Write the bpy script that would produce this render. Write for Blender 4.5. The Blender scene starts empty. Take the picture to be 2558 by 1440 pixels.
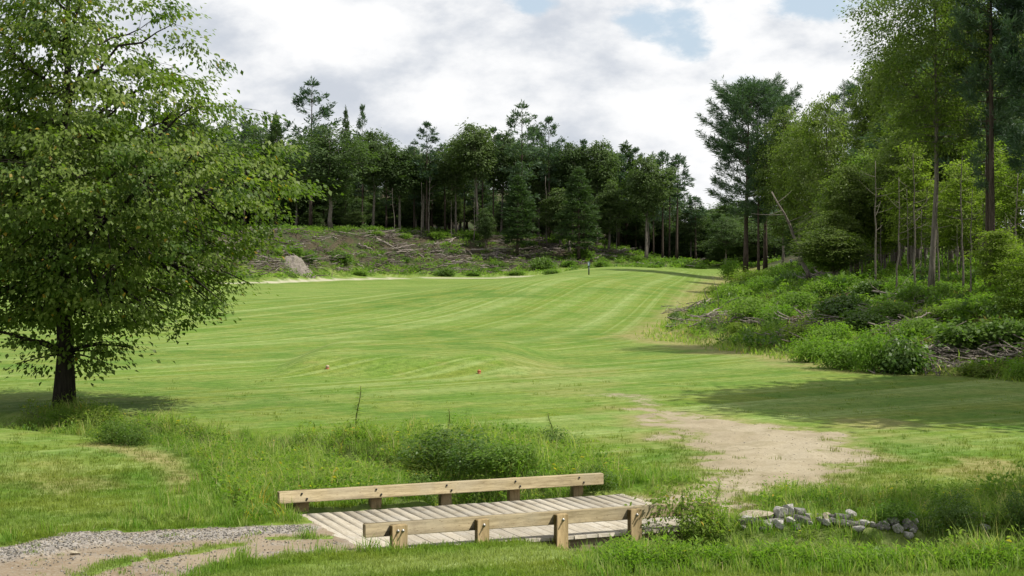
import bpy, math, random
import numpy as np
from mathutils import Vector

rng = np.random.default_rng(7)
random.seed(7)
SC = bpy.context.scene
COL = SC.collection
# ------------------------------------------------------------------ camera
F, CX, HROW, CAMZ = 4200.0, 1279.0, 615.0, 3.2      # focal length / principal point in photo pixels
cam = bpy.data.cameras.new("camera")
cam.sensor_width = 36.0
cam.lens = 36.0 * F / 2558.0
cam.shift_y = -(720.0 - HROW) / 2558.0
cam.clip_start, cam.clip_end = 0.1, 5000
camo = bpy.data.objects.new("camera", cam)
camo.location = (0, 0, CAMZ)
camo.rotation_euler = (math.pi / 2, 0, 0)
COL.objects.link(camo)
SC.camera = camo
SC.view_settings.view_transform = 'Standard'
SC.view_settings.look = 'None'
SC.view_settings.exposure = 0.22
SC.view_settings.gamma = 1.0
SC.view_settings.use_curve_mapping = False
SC.cycles.max_bounces = 6
SC.cycles.diffuse_bounces = 3
SC.cycles.transmission_bounces = 3
SC.cycles.transparent_max_bounces = 4

# ------------------------------------------------------------------ sun and sky
SUN_AZ, SUN_EL = math.radians(-5.0), math.radians(57.0)   # azimuth from +x towards +y
sdir = Vector((math.cos(SUN_EL) * math.cos(SUN_AZ), math.cos(SUN_EL) * math.sin(SUN_AZ), math.sin(SUN_EL)))
sl = bpy.data.lights.new("sun", 'SUN')
sl.energy, sl.angle, sl.color = 5.0, math.radians(0.5), (1.0, 0.95, 0.86)
so = bpy.data.objects.new("sun", sl)
so.rotation_euler = sdir.to_track_quat('Z', 'Y').to_euler()
so.location = (30, 20, 60)
COL.objects.link(so)

world = bpy.data.worlds.new("World")
SC.world = world
world.use_nodes = True
wt = world.node_tree
wt.nodes.clear()


def pix_dir(px, py):
    v = Vector(((px - CX) / F, 1.0, (HROW - py) / F))
    return v.normalized()


class NT:
    """small helper for node trees"""
    def __init__(s, tree):
        s.t = tree

    def n(s, typ, **kw):
        nd = s.t.nodes.new(typ)
        for k, v in kw.items():
            setattr(nd, k, v)
        return nd

    def link(s, a, b):
        s.t.links.new(a, b)

    def setv(s, sock, v):
        if isinstance(v, bpy.types.NodeSocket):
            s.link(v, sock)
        else:
            if hasattr(sock, 'default_value'):
                if sock.type == 'RGBA' and len(v) == 3:
                    v = (*v, 1)
                sock.default_value = v

    def math(s, op, a, b=0.0, c=0.0, clamp=False):
        nd = s.n('ShaderNodeMath', operation=op, use_clamp=clamp)
        s.setv(nd.inputs[0], a)
        s.setv(nd.inputs[1], b)
        s.setv(nd.inputs[2], c)
        return nd.outputs[0]

    def vmath(s, op, a, b=None):
        nd = s.n('ShaderNodeVectorMath', operation=op)
        s.setv(nd.inputs[0], a)
        if b is not None:
            s.setv(nd.inputs[1], b)
        return nd

    def mix(s, f, a, b, blend='MIX'):
        nd = s.n('ShaderNodeMix', data_type='RGBA', blend_type=blend)
        s.setv(nd.inputs[0], f)
        s.setv(nd.inputs[6], a)
        s.setv(nd.inputs[7], b)
        return nd.outputs[2]

    def noise(s, vec, scale, detail=3, rough=0.5, dim='3D', dist=0.0):
        nd = s.n('ShaderNodeTexNoise', noise_dimensions=dim)
        if dim == '1D':
            s.setv(nd.inputs['W'], vec)
        elif vec is not None:
            s.setv(nd.inputs['Vector'], vec)
        nd.inputs['Scale'].default_value = scale
        nd.inputs['Detail'].default_value = detail
        nd.inputs['Roughness'].default_value = rough
        nd.inputs['Distortion'].default_value = dist
        return nd.outputs[0]

    def ramp(s, f, lo, hi, a=0.0, b=1.0):
        nd = s.n('ShaderNodeMapRange', interpolation_type='SMOOTHSTEP')
        s.setv(nd.inputs[0], f)
        nd.inputs[1].default_value, nd.inputs[2].default_value = lo, hi
        nd.inputs[3].default_value, nd.inputs[4].default_value = a, b
        return nd.outputs[0]

    def attr(s, name, typ='GEOMETRY'):
        nd = s.n('ShaderNodeAttribute', attribute_name=name, attribute_type=typ)
        return nd.outputs['Fac']


W = NT(wt)
tc = W.n('ShaderNodeTexCoord').outputs['Generated']
skyn = W.n('ShaderNodeTexSky', sky_type='NISHITA', sun_disc=False)
skyn.sun_elevation = SUN_EL
skyn.sun_rotation = math.pi / 2 - SUN_AZ
skyn.air_density, skyn.dust_density = 1.0, 1.5
mp = W.n('ShaderNodeMapping')
mp.inputs['Scale'].default_value = (1.0, 1.0, 1.9)
W.link(tc, mp.inputs['Vector'])
cv = mp.outputs[0]
n_big = W.noise(cv, 5.5, 9, 0.56, dist=0.15)
n_warp = W.noise(cv, 21, 9, 0.62)


def blob(px, py, rad, amp):
    d = pix_dir(px, py)
    sub = W.vmath('SUBTRACT', tc, (d.x, d.y, d.z)).outputs[0]
    sc_ = W.vmath('MULTIPLY', sub, (1.0, 1.0, 1.7)).outputs[0]
    l = W.vmath('LENGTH', sc_).outputs[1]
    g = W.math('POWER', W.math('DIVIDE', l, rad), 2.0)
    return W.math('MULTIPLY', W.math('EXPONENT', W.math('MULTIPLY', g, -1.0)), amp)


cover = W.math('ADD', n_big, W.math('MULTIPLY', W.math('SUBTRACT', n_warp, 0.5), 0.55))
for b_ in ((1690, 85, .027, -.30), (1735, 130, .014, -.18), (1575, 60, .016, -.12), (1325, 15, .013, -.26), (1870, 208, .022, -.24),
           (2050, 0, .028, -.28), (1480, 190, .06, .20), (1900, 110, .034, .18), (700, 90, .12, .2),
           (1300, 330, .09, .2), (2150, 90, .03, .12)):
    cover = W.math('ADD', cover, blob(*b_))
cloud = W.ramp(cover, 0.30, 0.46)
# grey-white modelling inside the clouds
n_sh = W.noise(cv, 8.5, 7, 0.5, dist=0.4)
sh = W.math('ADD', n_sh, W.math('MULTIPLY', W.math('SUBTRACT', n_warp, .5), .55))
for b_ in ((560, 120, .035, -.20), (820, 215, .032, -.26), (560, 205, .028, -.16), (620, 275, .02, -.10), (1010, 170, .03, -.10), (1480, 215, .03, -.09),
           (1780, 140, .022, -.09), (1560, 400, .05, -.10), (1000, 340, .03, -.12), (1500, 90, .04, .12), (850, 120, .035, .14), (1720, 480, .03, .08),
           (1130, 230, .03, .10), (1850, 70, .02, .1), (640, 240, .02, .06), (1620, 130, .02, .1)):
    sh = W.math('ADD', sh, blob(*b_))
shade = W.ramp(sh, 0.28, 0.60)
ccol = W.mix(shade, (0.535, 0.572, 0.632), (0.87, 0.872, 0.876))
bg_sky = W.n('ShaderNodeBackground')
hz = W.mix(0.70, skyn.outputs[0], (6.6, 7.9, 9.2))
W.link(hz, bg_sky.inputs[0])
bg_sky.inputs[1].default_value = 0.088
bg_cl = W.n('ShaderNodeBackground')
W.link(ccol, bg_cl.inputs[0])
bg_cl.inputs[1].default_value = 1.0
mx = W.n('ShaderNodeMixShader')
W.link(cloud, mx.inputs[0])
W.link(bg_sky.outputs[0], mx.inputs[1])
W.link(bg_cl.outputs[0], mx.inputs[2])
wo = W.n('ShaderNodeOutputWorld')
W.link(mx.outputs[0], wo.inputs[0])

# ------------------------------------------------------------------ helpers


def tag(o, label=None, cat=None, group=None, kind=None):
    if label: o['label'] = label
    if cat: o['category'] = cat
    if group: o['group'] = group
    if kind: o['kind'] = kind
    return o


def empty(name, loc=(0, 0, 0), rz=0.0):
    o = bpy.data.objects.new(name, None)
    o.empty_display_size = 0.2
    o.location = loc
    o.rotation_euler = (0, 0, rz)
    COL.objects.link(o)
    return o


def mesh_data(name, V, faces, mats, smooth=False, fattr=None, vattr=None, midx=None):
    """faces: list of int arrays (n,3) or (n,4)"""
    me = bpy.data.meshes.new(name)
    V = np.asarray(V, dtype=np.float32).reshape(-1, 3)
    faces = [np.asarray(f, dtype=np.int32) for f in faces if len(f)]
    tot = np.concatenate([np.full(len(f), f.shape[1], np.int32) for f in faces])
    loops = np.concatenate([f.ravel() for f in faces])
    start = np.concatenate([[0], np.cumsum(tot)[:-1]]).astype(np.int32)
    me.vertices.add(len(V))
    me.vertices.foreach_set('co', V.ravel())
    me.loops.add(len(loops))
    me.loops.foreach_set('vertex_index', loops)
    me.polygons.add(len(tot))
    me.polygons.foreach_set('loop_start', start)
    me.polygons.foreach_set('loop_total', tot)
    if smooth:
        me.polygons.foreach_set('use_smooth', np.ones(len(tot), bool))
    for m in (mats if isinstance(mats, (list, tuple)) else [mats]):
        me.materials.append(m)
    if midx is not None:
        me.polygons.foreach_set('material_index', np.asarray(midx, np.int32))
    me.update(calc_edges=True)
    for dct, dom in ((fattr, 'FACE'), (vattr, 'POINT')):
        for k, a in (dct or {}).items():
            at_ = me.attributes.new(k, 'FLOAT', dom)
            at_.data.foreach_set('value', np.asarray(a, np.float32))
    return me


def mobj(name, me, parent=None):
    o = bpy.data.objects.new(name, me)
    COL.objects.link(o)
    if parent is not None:
        o.parent = parent
    return o


class Acc:
    def __init__(s):
        s.V, s.Q, s.T, s.n = [], [], [], 0

    def add(s, V, Q=None, T=None):
        V = np.asarray(V, float).reshape(-1, 3)
        if Q is not None and len(Q): s.Q.append(np.asarray(Q, int) + s.n)
        if T is not None and len(T): s.T.append(np.asarray(T, int) + s.n)
        s.V.append(V)
        s.n += len(V)

    def box(s, x0, x1, y0, y1, z0, z1, bev=0.0):
        b = min(bev, (x1 - x0) / 3, (y1 - y0) / 3, (z1 - z0) / 3)
        if b <= 0:
            V = [(x, y, z) for z in (z0, z1) for y in (y0, y1) for x in (x0, x1)]
            s.add(V, [(0, 2, 3, 1), (4, 5, 7, 6), (0, 1, 5, 4), (2, 6, 7, 3), (0, 4, 6, 2), (1, 3, 7, 5)])
            return
        # chamfered box: 24 verts
        xs, ys, zs = (x0, x1), (y0, y1), (z0, z1)
        V, ix = [], {}
        for i in (0, 1):
            for j in (0, 1):
                for k in (0, 1):
                    sx, sy, sz = (1, -1)[i], (1, -1)[j], (1, -1)[k]
                    for ax in range(3):
                        p = [xs[i] + sx * b, ys[j] + sy * b, zs[k] + sz * b]
                        p[ax] = (xs[i], ys[j], zs[k])[ax]
                        ix[(i, j, k, ax)] = len(V)
                        V.append(p)
        Q, T = [], []
        for i in (0, 1):
            Q.append([ix[(i, 0, 0, 0)], ix[(i, 1, 0, 0)], ix[(i, 1, 1, 0)], ix[(i, 0, 1, 0)]][::1 if i else -1])
            Q.append([ix[(0, i, 0, 1)], ix[(0, i, 1, 1)], ix[(1, i, 1, 1)], ix[(1, i, 0, 1)]][::1 if i else -1])
            Q.append([ix[(0, 0, i, 2)], ix[(1, 0, i, 2)], ix[(1, 1, i, 2)], ix[(0, 1, i, 2)]][::1 if i else -1])
        for a in (0, 1):
            for c in (0, 1):
                Q.append([ix[(0, a, c, 1)], ix[(1, a, c, 1)], ix[(1, a, c, 2)], ix[(0, a, c, 2)]])
                Q.append([ix[(a, 0, c, 0)], ix[(a, 1, c, 0)], ix[(a, 1, c, 2)], ix[(a, 0, c, 2)]])
                Q.append([ix[(a, c, 0, 0)], ix[(a, c, 1, 0)], ix[(a, c, 1, 1)], ix[(a, c, 0, 1)]])
                for k in (0, 1):
                    T.append([ix[(a, c, k, 0)], ix[(a, c, k, 1)], ix[(a, c, k, 2)]])
        s.add(V, Q, T)

    def tube(s, P, R, sides=6, cap=True):
        P = np.asarray(P, float)
        R = np.broadcast_to(np.asarray(R, float), (len(P),))
        t = np.gradient(P, axis=0)
        t /= np.linalg.norm(t, axis=1, keepdims=True) + 1e-9
        ref = np.array([0.3, 0.9, 0.3]) if abs(t[0][2]) > 0.8 else np.array([0, 0, 1.0])
        u = np.cross(t, ref)
        u /= np.linalg.norm(u, axis=1, keepdims=True) + 1e-9
        v = np.cross(t, u)
        a = np.linspace(0, 2 * np.pi, sides, endpoint=False)
        ring = P[:, None, :] + R[:, None, None] * (np.cos(a)[None, :, None] * u[:, None, :] + np.sin(a)[None, :, None] * v[:, None, :])
        n = len(P)
        i = np.arange(n - 1)[:, None] * sides
        j = np.arange(sides)[None, :]
        k = (j + 1) % sides
        Q = np.stack([i + j, i + k, i + sides + k, i + sides + j], -1).reshape(-1, 4)
        V = ring.reshape(-1, 3)
        T = None
        if cap:
            V = np.vstack([V, P[:1], P[-1:]])
            c0, c1 = n * sides, n * sides + 1
            jj = np.arange(sides)
            kk = (jj + 1) % sides
            T = np.vstack([np.stack([kk, jj, np.full(sides, c0)], -1),
                           np.stack([(n - 1) * sides + jj, (n - 1) * sides + kk, np.full(sides, c1)], -1)])
        s.add(V, Q, T)

    def data(s, name, mats, smooth=False, **kw):
        fs = ([np.vstack(s.Q)] if s.Q else []) + ([np.vstack(s.T)] if s.T else [])
        return mesh_data(name, np.vstack(s.V), fs, mats, smooth, **kw)


def unit(a):
    return a / (np.linalg.norm(a, axis=-1, keepdims=True) + 1e-9)


def vnoise(x, y, seed=0):
    """value noise in 0..1"""
    x = np.asarray(x, float)
    y = np.asarray(y, float)
    xi, yi = np.floor(x).astype(np.int64), np.floor(y).astype(np.int64)
    fx, fy = x - xi, y - yi
    fx, fy = fx * fx * (3 - 2 * fx), fy * fy * (3 - 2 * fy)

    def h(a, b):
        n = (a * 374761393 + b * 668265263 + seed * 974634711) & 0x7fffffff
        n = ((n ^ (n >> 13)) * 1274126177) & 0x7fffffff
        n = (n ^ (n >> 16)) & 0xffff
        return n / 65535.0
    return (h(xi, yi) * (1 - fx) + h(xi + 1, yi) * fx) * (1 - fy) + (h(xi, yi + 1) * (1 - fx) + h(xi + 1, yi + 1) * fx) * fy


def fbm(x, y, seed=0, oct=4):
    s, a, t = 0.0, 1.0, 0.0
    for k in range(oct):
        s = s + a * vnoise(x * 2 ** k, y * 2 ** k, seed + k)
        t += a
        a *= 0.5
    return s / t


def sstep(x, a, b):
    t = np.clip((x - a) / (b - a), 0, 1)
    return t * t * (3 - 2 * t)


def seg_dist(x, y, poly):
    """distance to an open polyline"""
    d = np.full(np.shape(x), 1e9)
    for (ax, ay), (bx, by) in zip(poly[:-1], poly[1:]):
        dx, dy = bx - ax, by - ay
        t = np.clip(((x - ax) * dx + (y - ay) * dy) / (dx * dx + dy * dy), 0, 1)
        d = np.minimum(d, np.hypot(x - ax - t * dx, y - ay - t * dy))
    return d


def inside(x, y, poly):
    c = np.zeros(np.shape(x), bool)
    for (ax, ay), (bx, by) in zip(poly, poly[1:] + poly[:1]):
        if ay == by: continue
        c ^= ((ay > y) != (by > y)) & (x < (bx - ax) * (y - ay) / (by - ay) + ax)
    return c


def sdf(x, y, poly):
    """>0 inside, metres"""
    d = seg_dist(x, y, poly + poly[:1])
    return np.where(inside(x, y, poly), d, -d)


def flat(pts, z=0.0):
    """photo points on the level z -> world xy"""
    out = []
    for px, py in pts:
        Y = (CAMZ - z) * F / (py - HROW)
        out.append(((px - CX) / F * Y, Y))
    return out


# ------------------------------------------------------------------ terrain
GULLY = [(-16, 33.5), (-12, 32.2), (-8.5, 30.6), (-5, 28.2), (-2.2, 25.8), (-0.6, 23.4), (-0.1, 21.4), (0.55, 19.7), (1.25, 18.5), (2.4, 18.05), (4.5, 18.1), (7, 18.3), (12, 19)]
FOOT = [(40, 36), (22, 37.5), (12.2, 40), (9.4, 42.7), (7.7, 48.5), (4.9, 60.5), (6.2, 66), (8.4, 80), (17.0, 133), (24, 170), (30, 215)]
FOOTPOLY = FOOT + [(300, 300), (300, 36)]
PATHLINE = [(-70, 128), (-40, 150), (-23.5, 163), (-18.8, 175), (-12, 184.5), (0, 187.5), (7, 188), (15.5, 190)]


def height(x, y):
    x = np.asarray(x, float)
    y = np.asarray(y, float)
    z = 1.55 * (1 - sstep(y, 5, 15.2))
    # stream gully
    d = seg_dist(x, y, GULLY)
    dep = 0.75 * sstep(y, 16, 19) * (1 - 0.5 * sstep(y, 24, 31)) * (1 - 0.8 * sstep(-x, 11, 16))
    dep = np.where(x > 1.4, 0.62, dep)
    z = z - dep * (1 - sstep(d, 0.25, 1.15))
    # gentle rolls of the fairway
    far = sstep(y, 30, 60)
    z = z + far * (0.25 * (fbm(x / 22, y / 40, 5, 2) - 0.5))
    z = z - 0.35 * sstep(y, 70, 150) * (1 - sstep(x, -5, 10))
    z = z + 1.15 * np.exp(-((x - 2 - (y - 100) * 0.12) / 9) ** 2) * sstep(y, 75, 110) * (1 - sstep(y, 150, 178))
    z = z + 0.35 * sstep(x, 2, 14) * sstep(y, 90, 140)
    # raised tee
    tee = sstep(x, -6.4, -5.0) * (1 - sstep(x, -0.6, 1.4)) * sstep(y, 40.6, 43.2) * (1 - sstep(y, 50, 54))
    z = z + 0.40 * tee
    # wooded bank to the right
    s = sdf(x, y, FOOTPOLY)
    rise = sstep(s, -0.2, 11) * 1.95 + sstep(s, 0, 2.2) * 0.35
    z = z + rise * (0.55 + 0.45 * sstep(y, 36, 52)) + np.where(s > 0, (fbm(x / 2.5, y / 2.5, 21, 3) - .5) * .5 * sstep(s, 0, 2), 0)
    # cleared slope and far forest floor
    hb = np.interp(x, [-120, -60, -8, 3, 10, 17, 24, 60], [5.6, 5.4, 5.2, 4.4, 3.4, 1.6, 0.5, 0.5])
    d0 = np.interp(x, [-80, -40, -23.5, -18.8, -12, 0, 7, 15.5, 40], [120, 150, 162, 174, 183, 186, 187, 190, 196])
    t = y - d0
    z = z + np.where(t > 0, np.minimum(t, 6) * 0.035, 0) + (hb - 0.2) * sstep(t, 4, 27)
    z = z + sstep(t, 5, 9) * (1 - sstep(t, 26, 34)) * (fbm(x / 3, y / 3, 33, 3) - .5) * 1.1
    z = z + sstep(y, 236, 300) * 9 * (1 - .6 * sstep(x, 20, 45)) + sstep(y, 300, 700) * 6
    return z


def ground_at(px, row, y0=14.0, y1=330.0):
    """where the sight line through a photo point meets the ground"""
    Y = np.exp(np.linspace(math.log(y0), math.log(y1), 3000))
    X = (px - CX) / F * Y
    Z = CAMZ + (HROW - row) / F * Y
    hit = np.nonzero(height(X, Y) >= Z)[0]
    k = hit[0] if len(hit) else len(Y) - 1
    return float(X[k]), float(Y[k])


def on_ground(x, y, dz=0.0):
    return (x, y, float(height(x, y)) + dz)


POLY_DIRT = flat([(1600, 1245), (1730, 1222), (1768, 1185), (1730, 1140), (1680, 1100), (1640, 1055), (1600, 1020), (1700, 1030), (1850, 1058), (2000, 1070), (2120, 1088), (2165, 1130), (2155, 1185),
                  (2010, 1222), (1905, 1258), (1860, 1282), (1780, 1300), (1660, 1300)])
POLY_DIRT2 = flat([(1480, 985), (1620, 985), (1690, 1030), (1600, 1025)])
POLY_ROAD = flat([(-900, 1560), (-300, 1420), (0, 1366), (150, 1334), (300, 1317), (500, 1308), (740, 1302), (800, 1300), (960, 1372), (860, 1372), (720, 1380), (600, 1397), (500, 1425), (380, 1475), (100, 1600), (-300, 1800)])
POLY_DRY1 = flat([(190, 1098), (330, 1112), (450, 1148), (500, 1185), (480, 1225), (400, 1235), (420, 1195), (380, 1160), (300, 1130)])
POLY_ROUGH = flat([(-200, 1036), (0, 1044), (170, 1020), (420, 1055), (640, 1084), (860, 1088), (1130, 1074), (1300, 1084), (1420, 1116), (1490, 1165), (1640, 1208), (1540, 1222), (1300, 1240), (730, 1300), (600, 1296), (545, 1230), (505, 1160), (400, 1112), (200, 1090), (0, 1062), (-200, 1060)])
POLY_ROUGHR = flat([(1600, 1330), (1680, 1312), (1800, 1300), (1868, 1278), (1960, 1232), (2100, 1240), (2300, 1238), (2558, 1240), (2900, 1240), (2900, 1425), (2558, 1424), (2100, 1424), (1700, 1418), (1560, 1432), (1500, 1410)])
BR_A = (0.924, 0.383)                                     # bridge axis
BR_O = np.array((-1.555, 17.8))                          # near rail, front left end


ROCKZONE = flat([(1840, 1268), (2060, 1262), (2190, 1272), (2330, 1285), (2330, 1352), (2180, 1362), (2060, 1350), (1840, 1345)])


def to_bridge(x, y):
    dx, dy = x - BR_O[0], y - BR_O[1]
    return dx * BR_A[0] + dy * BR_A[1], -dx * BR_A[1] + dy * BR_A[0]


def masks(x, y):
    """surface kinds on the ground, 0..1"""
    w = (fbm(x * 1.3, y * 1.3, 3, 4) - .5)
    w2 = (fbm(x * 4, y * 4, 13, 3) - .5)
    m = {}
    near = sstep(60 - y, 0, 20)
    dirt = sstep(sdf(x, y, POLY_DIRT) + w * 1.7 + w2 * .9, -0.45, 0.75)
    d2 = sstep(sdf(x, y, POLY_DIRT2) + w * 3.0 + w2, -0.3, 1.2) * .55
    m['dirt'] = np.maximum(dirt, d2) * near
    road = sstep(sdf(x, y, POLY_ROAD) + w * .22 + w2 * .22, -0.06, 0.12)
    # grassy strip between the wheel tracks
    strip = flat([(180, 1440), (300, 1402), (450, 1372), (580, 1350)])
    med = 1 - sstep(seg_dist(x, y, strip) + w2 * .35, 0.04, 0.17)
    island = 1 - sstep(seg_dist(x, y, flat([(675, 1340), (815, 1338)])) + w2 * .2, 0.03, .12)
    m['road'] = road * (1 - .9 * np.maximum(med, island))
    up = [(x_, y_) for x_, y_ in flat([(-200, 1400), (0, 1385), (160, 1352), (320, 1332), (500, 1322), (720, 1312)])]
    m['gravel'] = road * (1 - sstep(seg_dist(x, y, up) + w * .35, 0.22, 0.5)) + .35 * road * (w2 > .12)
    foot = seg_dist(x, y, FOOT)
    s = sdf(x, y, FOOTPOLY)
    dry = sstep(sdf(x, y, POLY_DRY1) + w * .9, -0.25, .35) * .9
    dry = np.maximum(dry, .7 * sstep(sdf(x, y, POLY_DIRT) + w * 2.6, -1.1, .4) * near)
    dry = np.maximum(dry, (1 - sstep(foot + w * 2.5, .5, 2.2)) * sstep(y, 38, 44) * .85)
    for (px, py, r, a) in ((2480, 1165, .9, .8), (2190, 1062, 1.1, .7), (2330, 1100, .8, .35), (60, 1190, 1.0, .3), (200, 1212, .8, .55), (1450, 975, 1.6, .3), (1380, 930, 2.2, .35), (2450, 1190, .6, .6)):
        cx, cy = flat([(px, py)])[0]
        dry = np.maximum(dry, a * (1 - sstep(np.hypot((x - cx), (y - cy) * .6) + w * r * 1.6, r * .3, r)))
    m['dry'] = np.clip(dry, 0, 1)
    rough = np.maximum(sstep(sdf(x, y, POLY_ROUGH) + w * .7, -.1, .3), sstep(sdf(x, y, POLY_ROUGHR) + w * .5, -.1, .25))
    m['rough'] = rough
    d0 = np.interp(x, [-80, -40, -23.5, -18.8, -12, 0, 7, 15.5, 40], [120, 150, 162, 174, 183, 186, 187, 190, 196])
    t = y - d0
    m['litter'] = np.maximum(sstep(s + w * 3, 0.5, 3), sstep(t + w * 6, 8, 13))
    m['path'] = (1 - sstep(seg_dist(x, y, PATHLINE) + w * .8, .75, 1.25)) * sstep(y, 90, 120) * .85
    g = seg_dist(x, y, GULLY)
    m['mud'] = (1 - sstep(g + w * .5, .2, .75)) * sstep(30 - y, 0, 6)
    # mowing tracks: long arcs that sweep down the fairway and round in front of the tee
    xe = x + .022 * np.clip(64 - y, 0, 60) ** 2 + 1.0 * (fbm(x / 22, y / 30, 44, 2) - .5)
    m['mow'] = (xe - 24) / (205 - np.clip(y, 0, 185)) * 120
    m['mow2'] = x * 0.55 + y * .83 + 2 * fbm(x / 15, y / 15, 47, 2)
    m['mown'] = (1 - rough) * (1 - m['litter'])
    return m


rr = [0.4]
while rr[-1] < 2500:
    r = rr[-1]
    st = 0.08 if r < 14 else 0.0058 if r < 62 else 0.0115 if r < 262 else 0.09
    rr.append(r * (1 + st))
rr = np.array(rr)
fine = np.arange(-0.345, 0.3451, 0.0029)
aa = np.concatenate([-np.linspace(1.9, 0.36, 26), fine, np.linspace(0.36, 1.9, 26)])
GX = rr[:, None] * np.sin(aa)[None, :]
GY = rr[:, None] * np.cos(aa)[None, :]
gx, gy = GX.ravel(), GY.ravel()
gz = height(gx, gy)
MK = masks(gx, gy)
# ruts and lumps where the soil is bare, tussocks in the rough
gz = gz + (fbm(gx * 2.2, gy * 2.2, 71, 4) - .5) * (0.10 * MK['dirt'] + 0.09 * MK['road'] + .14 * MK['rough'] * (1 - sstep(gy, 45, 60)) + .02) * (gy < 70)
gz = gz - 0.05 * np.clip(MK['road'] - MK['gravel'], 0, 1)
tb, bb = to_bridge(gx, gy)
under = sstep(tb, -.05, .12) * (1 - sstep(tb, 4.2, 4.45)) * sstep(bb, -.12, .02) * (1 - sstep(bb, 2.6, 2.75))
gz = gz - under * 0.17                                     # keep the soil below the deck boards
gz = np.where((tb < .5) & (tb > -2.2) & (bb > -.1) & (bb < 2.7), np.minimum(gz, -.055 - .0 * tb), gz)
lip = sstep(tb, -1.6, -.5) * (1 - sstep(tb + .10 * (fbm(gx * 4, gy * 4, 78, 2) - .5), .0, .10)) * sstep(bb, -.3, .0) * (1 - sstep(bb, 2.65, 2.9))
gz = gz * (1 - lip) + lip * (-.026 + .012 * (fbm(gx * 3, gy * 3, 77, 2) - .5))
lip2 = sstep(tb, 4.33, 4.36) * (1 - sstep(tb, 5.0, 6.0)) * sstep(bb, -.3, .0) * (1 - sstep(bb, 2.65, 2.9))
gz = gz * (1 - lip2) + lip2 * -.036
GV = np.stack([gx, gy, gz], -1)
nr, na = len(rr), len(aa)
ii = (np.arange(nr - 1)[:, None] * na + np.arange(na - 1)[None, :]).ravel()
GQ = np.stack([ii, ii + 1, ii + na + 1, ii + na], -1)[:, ::-1]


def fmean(k):
    return MK[k][GQ].mean(1)


print("ground verts", len(GV))

# ------------------------------------------------------------------ materials


def new_mat(name):
    m = bpy.data.materials.new(name)
    m.use_nodes = True
    t = m.node_tree
    t.nodes.clear()
    N = NT(t)
    out = N.n('ShaderNodeOutputMaterial')
    return m, N, out


def principled(N, out, col, rough=.8, spec=.3, bump=None, bstr=.3, bdist=.02):
    p = N.n('ShaderNodeBsdfPrincipled')
    N.setv(p.inputs['Base Color'], col)
    N.setv(p.inputs['Roughness'], rough)
    N.setv(p.inputs['Specular IOR Level'], spec)
    if bump is not None:
        b = N.n('ShaderNodeBump')
        b.inputs['Strength'].default_value = bstr
        b.inputs['Distance'].default_value = bdist
        N.setv(b.inputs['Height'], bump)
        N.link(b.outputs[0], p.inputs['Normal'])
    if out is not None:
        N.link(p.outputs[0], out.inputs[0])
    return p


def leaf_mat(name, c0, c1, c2=None, trans=.35, rough=.45, spec=.4, obj_var=.35, upn=0.0):
    m, N, out = new_mat(name)
    t = N.attr('tint')
    rnd = N.n('ShaderNodeObjectInfo').outputs['Random']
    f = N.math('ADD', N.math('MULTIPLY', t, 1 - obj_var), N.math('MULTIPLY', rnd, obj_var))
    col = N.mix(f, c0, c1)
    if c2 is not None:
        col = N.mix(N.ramp(t, .93, .99), col, c2)
    p = principled(N, None, col, rough, spec)
    tr = N.n('ShaderNodeBsdfTranslucent')
    if upn:                                                 # thin blades scatter light much as a level turf does
        nn = N.vmath('MULTIPLY', N.n('ShaderNodeNewGeometry').outputs['Normal'], (1 - upn,) * 3).outputs[0]
        nn = N.vmath('NORMALIZE', N.vmath('ADD', nn, (0, 0, upn)).outputs[0]).outputs[0]
        N.link(nn, p.inputs['Normal'])
    tcol = N.mix(1.0, col, (1.12, 1.35, .5), 'MULTIPLY')
    N.link(tcol, tr.inputs[0])
    mx_ = N.n('ShaderNodeMixShader')
    mx_.inputs[0].default_value = trans
    N.link(p.outputs[0], mx_.inputs[1])
    N.link(tr.outputs[0], mx_.inputs[2])
    N.link(mx_.outputs[0], out.inputs[0])
    return m


def bark_mat(name, c0, c1, scale=6.0):
    m, N, out = new_mat(name)
    co = N.n('ShaderNodeTexCoord').outputs['Object']
    mpn = N.n('ShaderNodeMapping')
    mpn.inputs['Scale'].default_value = (1, 1, .18)
    N.link(co, mpn.inputs[0])
    n1 = N.noise(mpn.outputs[0], scale * 3, 5, .65)
    n2 = N.noise(co, scale * .3, 3, .5)
    f = N.math('ADD', N.math('MULTIPLY', N.ramp(n1, .3, .7), .7), N.math('MULTIPLY', n2, .3))
    principled(N, out, N.mix(f, c0, c1), .95, .1, n1, .9, .03)
    return m


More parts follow.
